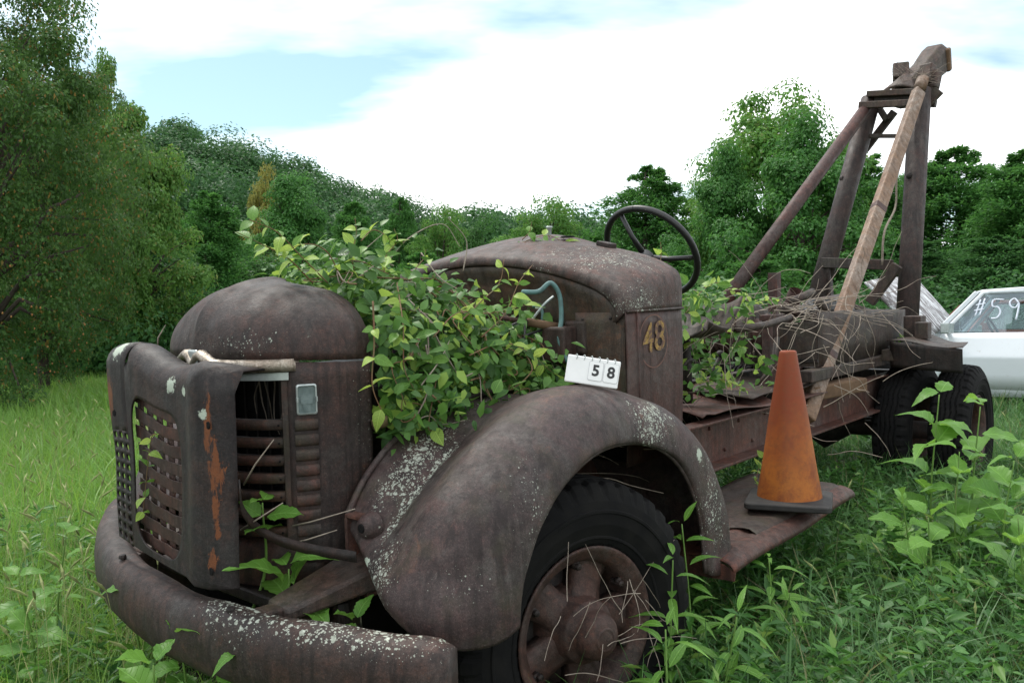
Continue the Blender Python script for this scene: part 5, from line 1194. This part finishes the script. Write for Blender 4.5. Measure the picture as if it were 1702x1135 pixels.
tag(obj('foliage', raw_mesh('foliage', V, F, M['leafmass']), None, vine), kind='stuff')
def shoot(pix, r=.0028, spacing=.045, size=.055, keys=('leafB', 'leafA'), leaves=True, parent=None, base=None, m='stem'):
    parent = parent or vine; base = base or vb
    pp = [Vector(T(*on(*q))) for q in pix]; cv = crm([tuple(x) for x in pp], max(12, 7 * len(pix))); mb = MB().tube([Vector(x) - base for x in cv], [r * (1 - .6 * i / len(cv)) for i in range(len(cv))], 5)
    obj('stem', mb, M[m], parent, smooth=True)
    if not leaves: return
    acc = 0
    for i in range(1, len(cv)):
        acc += np.linalg.norm(cv[i] - cv[i - 1])
        if acc > spacing:
            acc = 0; tg = cv[i] - cv[i - 1]; a_ = random.uniform(0, 6.28)
            sd = np.cross(tg, [math.cos(a_), math.sin(a_), .3]); sd /= np.linalg.norm(sd)
            for sg in (1, -1):
                put_leaf(random.choice(LV[random.choice(keys)]), base, cv[i], np.array([0, -.45, .8]) + .5 * rng.normal(size=3), sd * sg + tg / np.linalg.norm(tg) * .5, size * random.uniform(.6, 1.15), parent)
SH = [
 [(520, 470, 'v', .15), (480, 430, 'v', .15), (440, 408, 'v', .15), (392, 385, 'v', .15)],
 [(545, 470, 'v', .2), (500, 425, 'v', .2), (460, 385, 'v', .2), (415, 365, 'v', .2)],
 [(570, 470, 'v', .2), (545, 420, 'v', .2), (510, 405, 'v', .18), (465, 420, 'v', .15)],
 [(600, 480, 'v', .2), (585, 430, 'v', .2), (592, 390, 'v', .2), (590, 362, 'v', .2)],
 [(640, 480, 'v', .25), (640, 430, 'v', .25), (660, 400, 'v', .25), (655, 380, 'v', .25)],
 [(690, 490, 'v', .25), (690, 450, 'v', .25), (704, 430, 'v', .25), (708, 415, 'v', .25)],
 [(600, 400, 'v', .2), (620, 382, 'v', .2), (645, 395, 'v', .22), (660, 425, 'v', .25)],
 [(620, 500, 'v', .50), (622, 570, 'v', .50), (619, 640, 'v', .50), (638, 690, 'v', .50)],
 [(660, 470, 'v', .35), (670, 540, 'v', .5), (672, 610, 'v', .52), (690, 650, 'v', .53)],
 [(760, 540, 'v', .45), (800, 500, 'v', .45), (830, 470, 'v', .45), (838, 430, 'v', .45)],
 [(800, 560, 'v', .48), (840, 520, 'v', .48), (862, 470, 'v', .48), (885, 440, 'v', .48)],
 [(830, 425, 'u', -.60), (880, 398, 'u', -.72), (915, 392, 'u', -.8), (950, 412, 'u', -.8)],
 [(868, 398, 'u', -.72), (880, 385, 'u', -.72), (884, 368, 'u', -.72)],
 [(1097, 440, 'v', .6), (1099, 420, 'v', .6), (1098, 402, 'v', .6)],
 [(720, 560, 'v', .5), (760, 520, 'v', .5), (815, 520, 'v', .5), (880, 505, 'v', .5)],
 [(780, 590, 'v', .52), (830, 570, 'v', .53), (870, 580, 'v', .54), (920, 620, 'v', .56)],
]
for i, q in enumerate(SH): shoot(q, .0035 if i == 7 else .0026, .05 if i != 7 else .075, .058 if i != 7 else .066)
for i in range(46):      # draped runners
    p0, q0 = random.random(), random.uniform(.1, .9); pts = []
    for k in range(6):
        p0 = min(.99, max(.01, p0 + random.gauss(0, .07))); q0 = min(.99, max(.01, q0 + random.gauss(.02, .08))); c_, n_ = blanket(p0, q0); n_ = n_ / np.linalg.norm(n_)
        pts.append(tuple(T(*(c_ + n_ * random.uniform(.0, .06))) - vb))
    obj('stem', MB().tube([tuple(x) for x in crm(pts, 26)], [.0032 - .0018 * k / 25 for k in range(26)], 5), M[random.choice(('stem', 'stem', 'twig', 'gstem'))], vine, smooth=True)
for q in ([(640, 440, 'v', .25), (680, 395, 'v', .25), (735, 372, 'v', .3), (765, 410, 'v', .35)], [(770, 450, 'v', .3), (775, 400, 'v', .3), (745, 362, 'v', .3)], [(570, 450, 'v', .1), (600, 420, 'v', .1), (640, 385, 'v', .1)], [(700, 420, 'v', .3), (730, 460, 'v', .4), (760, 480, 'v', .45)], [(700, 640, 'v', .53), (730, 600, 'v', .53), (750, 560, 'v', .5)]):
    shoot(q, .0028, leaves=False, m='twig')
# ---- vine around the seat
sb = T(-1.9, .2, .95); sv = empty('seat_vine', sb); tag(sv, 'green vine climbing over the bare seat behind the cowl', 'vine')
pos = []
for i in range(650):
    k = random.random()
    if k < .45: c_ = (random.uniform(-2.2, -1.25), random.uniform(.1, .5), random.gauss(1.50, .055))
    else: c_ = (random.uniform(-2.4, -1.1), random.uniform(.0, .48), random.uniform(.98, 1.32))
    pos.append(T(*c_))
pos = np.array([tuple(x) for x in pos]); kb = 70; nn_ = len(pos)
nr = np.array([-.1, -.5, .6]) + .7 * rng.normal(size=(nn_, 3)); dr = rng.normal(size=(nn_, 3))
for i in range(kb): put_leaf(random.choice(LV[random.choice(('leafA', 'leafB', 'leafA'))]), sb, pos[i], nr[i], dr[i], random.uniform(.05, .085), sv)
V, F = leaves6(pos[kb:] - np.array(sb), nr[kb:], dr[kb:], rng.uniform(.04, .08, nn_ - kb), rng.uniform(.022, .045, nn_ - kb))
tag(obj('foliage', raw_mesh('foliage', V, F, M['leafmass']), None, sv), kind='stuff')
for q in ([(1140, 520, 'v', .35), (1170, 480, 'v', .35), (1200, 470, 'v', .35), (1225, 490, 'v', .3)], [(1180, 540, 'v', .35), (1250, 505, 'v', .3), (1290, 497, 'v', .3)], [(1150, 640, 'v', .4), (1200, 630, 'v', .45), (1240, 650, 'v', .45)], [(1230, 560, 'v', .4), (1245, 520, 'v', .4), (1240, 480, 'v', .4)]): shoot(q, parent=sv, base=sb)
# small vines at the back
for nm, lab, pix in (('sprig', 'small green sprig on the bed corner below the boom leg', [(1480, 590, 'v', .55), (1495, 570, 'v', .56), (1505, 560, 'v', .58)]), ('sprig', 'small green sprig hanging in the gap beside the cone foot', [(1262, 830, 'v', .75), (1258, 790, 'v', .72), (1270, 760, 'v', .70)]), ('sprig', 'green sprig poking through the holed grille guard', [(260, 720, 'u', .965), (250, 735, 'u', .975), (238, 850, 'u', .97)])):
    bb = T(*on(*pix[0])); q = empty(nm, bb); tag(q, lab, 'plant'); shoot(pix, .0022, .028, .045, parent=q, base=bb)
# ---- broad-leaved weeds, each its own plant
def weed(px, topy, D, label, size=.17, pairs=7, leanx=0., meshes=LW, nm='broadleaf_weed', group='broad-leaved weeds', low=.25, base=None, top=None):
    if base is None:
        x = (px - 851) / FPX * D; base = Vector((x, D, float(ground(x, D)))); top = P(px + leanx, topy, D)
    e_ = empty(nm, base); tag(e_, label, 'weed', group)
    mid = base.lerp(top, .5) + Vector((random.uniform(-.05, .05), random.uniform(-.05, .05), 0)); cv = crm([tuple(base), tuple(mid), tuple(top)], 20)
    obj('stem', MB().tube([Vector(x) - base for x in cv], [.007 - .0045 * i / 19 for i in range(20)], 6), M['gstem'], e_, smooth=True)
    a0 = random.uniform(0, 3)
    for k in range(pairs):
        f_ = low + (1 - low) * k / (pairs - 1); p = cv[min(19, int(f_ * 19))]; a_ = a0 + k * 1.57
        for sg in (0, math.pi):
            d = Vector((math.cos(a_ + sg), math.sin(a_ + sg), random.uniform(-.1, .6) + .9 * (f_ > .9))); sz = size * (1.0 - .35 * abs(f_ - .6)) * random.uniform(.75, 1.15) * (.75 if f_ > .95 else 1)
            n_ = Vector((0, -.25, 1)) - d * .35 + Vector(rng.normal(size=3) * .2); st_ = Vector(p) + d * sz * .12
            put_leaf(random.choice(meshes), base, st_, n_, d, sz, e_)
    return e_
WE = [(1548, 655, 4.35, 'tall pale weed in front of the gap between the dual rear tyres'), (1622, 675, 4.3, 'tall pale weed in front of the outer rear tyre'), (1500, 835, 4.0, 'mid-height weed right below the inner rear tyre'), (1590, 750, 4.15, 'weed between the two tallest rear weeds'), (1672, 765, 4.0, 'leafy weed at the right edge below the white car'), (1535, 860, 3.8, 'short weed in front of the tallest pale weed'), (1690, 860, 3.6, 'short weed lowest at the right picture edge'), (1455, 905, 4.1, 'low weed between cone and rear tyres')]
for k, a_ in enumerate(WE): weed(a_[0], a_[1], a_[2], a_[3], random.uniform(.17, .21), 7 if a_[1] < 800 else 5, random.uniform(-12, 20))
WL = [(215, 985, 2.75, 'broad-leaved weed left of the bumper corner'), (300, 1062, 2.5, 'broad-leaved weed below the bumper centre'), (110, 885, 3.5, 'broad-leaved weed in the grass at the far left'), (395, 1090, 2.35, 'low weed under the bumper, nearest its right half'), (30, 960, 3.0, 'broad-leaved weed at the left picture edge'), (255, 1105, 2.35, 'lowest weed at the bottom left beneath the bumper')]
for a_ in WL: weed(*a_, size=random.uniform(.11, .15), pairs=5, low=.45)
def tw(px, py, ax, val): return T(*on(px, py, ax, val))
bb = T(.70, .33, .15); weed(0, 0, 0, 'bright broad-leaved weed rising behind the bumper centre', .17, 4, nm='broadleaf_weed', low=.82, base=bb, top=tw(480, 945, 'u', .76))
bb = T(.62, .62, .15); weed(0, 0, 0, 'weed showing between bumper and fender nose', .14, 3, low=.8, base=bb, top=tw(590, 1035, 'u', .70))
bb = T(.84, .20, .5); weed(0, 0, 0, 'drooping leaves caught between guard and grille', .11, 3, low=.8, base=bb, top=tw(436, 835, 'u', .80))
for px, ty, D, lab in ((1150, 845, 3.05, 'lance-leaved weed beside the front tyre and fender tail'), (1128, 905, 2.85, 'lance-leaved weed against the front tyre tread'), (1195, 1000, 2.7, 'lance-leaved weed right of the front wheel'), (1250, 905, 3.4, 'lance-leaved weed under the running board corner'), (1105, 1020, 2.5, 'lance-leaved weed just right of the front rim'), (1330, 960, 3.2, 'lance-leaved weed in the foreground below the cone')):
    weed(px, ty + 25, D, lab, .13, 9, random.uniform(-30, 30), meshes=LL, nm='lance_leaved_weed', group='lance-leaved weeds')
# ---- dry twigs
mb = MB()
def twig(c_, d_, ln_, r=.0028, bend=.25):
    c_ = np.array(c_, float); d_ = np.array(d_, float); d_ /= np.linalg.norm(d_); pts = [c_]
    for k in range(5): d_ = d_ + bend * rng.normal(size=3) * .5 + np.array([0, 0, -.08]); d_ /= np.linalg.norm(d_); pts.append(pts[-1] + d_ * ln_ / 5)
    mb.tube([T(*x) for x in crm(pts, 14)], [r * (1 - .5 * i / 13) for i in range(14)], 4, False)
for i in range(110): twig((random.uniform(-4.4, -2.2), random.uniform(-.2, .55), random.uniform(1.3, 1.5)), (random.gauss(0, 1), random.gauss(.3, .6), random.gauss(.1, .5)), random.uniform(.25, .7), .0028, .45)
for i in range(22): twig((random.uniform(-3.8, -2.6), random.uniform(.5, .62), random.uniform(1.15, 1.5)), (random.gauss(0, .7), random.gauss(.15, .2), random.gauss(-.45, .5)), random.uniform(.3, .55), .0026, .5)
for i in range(12): twig((random.uniform(-3.4, -2.2), random.uniform(.4, .8), random.uniform(.6, 1.0)), (random.gauss(0, .7), random.gauss(.3, .3), random.gauss(-.4, .5)), random.uniform(.2, .45))
for i in range(40): twig((random.uniform(-2.4, -1.3), random.uniform(.1, .5), random.uniform(1.0, 1.3)), (random.gauss(0, 1), random.gauss(0, .5), random.gauss(0, .7)), random.uniform(.2, .5), .002)
tag(obj('dry_twigs', mb, M['twig'], None, smooth=True), 'tangle of bare dry twigs over the bed and winch', 'twigs', kind='stuff')
mb = MB()
for i in range(22): twig((random.uniform(-.25, .25), random.uniform(.97, 1.06), random.uniform(.28, .65)), (random.gauss(0, 1), random.gauss(.2, .2), random.gauss(-.1, .8)), random.uniform(.12, .35), .0016)
for i in range(9): twig((random.uniform(-.5, -.1), random.uniform(.5, .9), random.uniform(.75, 1.0)), (random.gauss(-1, .3), random.gauss(.5, .3), random.gauss(-.1, .3)), random.uniform(.3, .6), .0025)
tag(obj('dry_grass_stems', mb, M['twig'], None, smooth=True), 'thin dry stems across the front wheel hub', 'twigs', kind='stuff')
mb = MB()
for i in range(7): twig((random.uniform(.60, .66), random.uniform(.0, .34), 1.33), (random.gauss(0, .1), random.gauss(0, .4), -1), random.uniform(.14, .2), .0028)
for p0, p1, u in (((405, 805), (455, 730), .86), ((400, 880), (470, 835), .84), ((455, 880), (590, 845), .70), ((470, 905), (560, 880), .72), ((262, 575), (275, 540), .85)):
    mb.tube([tw(*p0, 'u', u), tw((p0[0] + p1[0]) / 2 - 6, (p0[1] + p1[1]) / 2 + 4, 'u', u), tw(*p1, 'u', u)], [.003, .0025, .0012], 5)
tag(obj('dry_grass_stems', mb, M['twig'], None, smooth=True), 'dry stems hanging in the open grille', 'twigs', kind='stuff')
mb = MB()
for i in range(60):
    c_ = np.array(on(random.uniform(1495, 1545), random.uniform(120, 150), 'u', UT)); twig(c_, (random.gauss(0, .6), random.gauss(0, .8), random.gauss(.4, .5)), random.uniform(.1, .35), .0016)
tag(obj('dry_twigs', mb, M['twig'], None, smooth=True), 'wisps of dry vine on the boom head', 'twigs', kind='stuff')
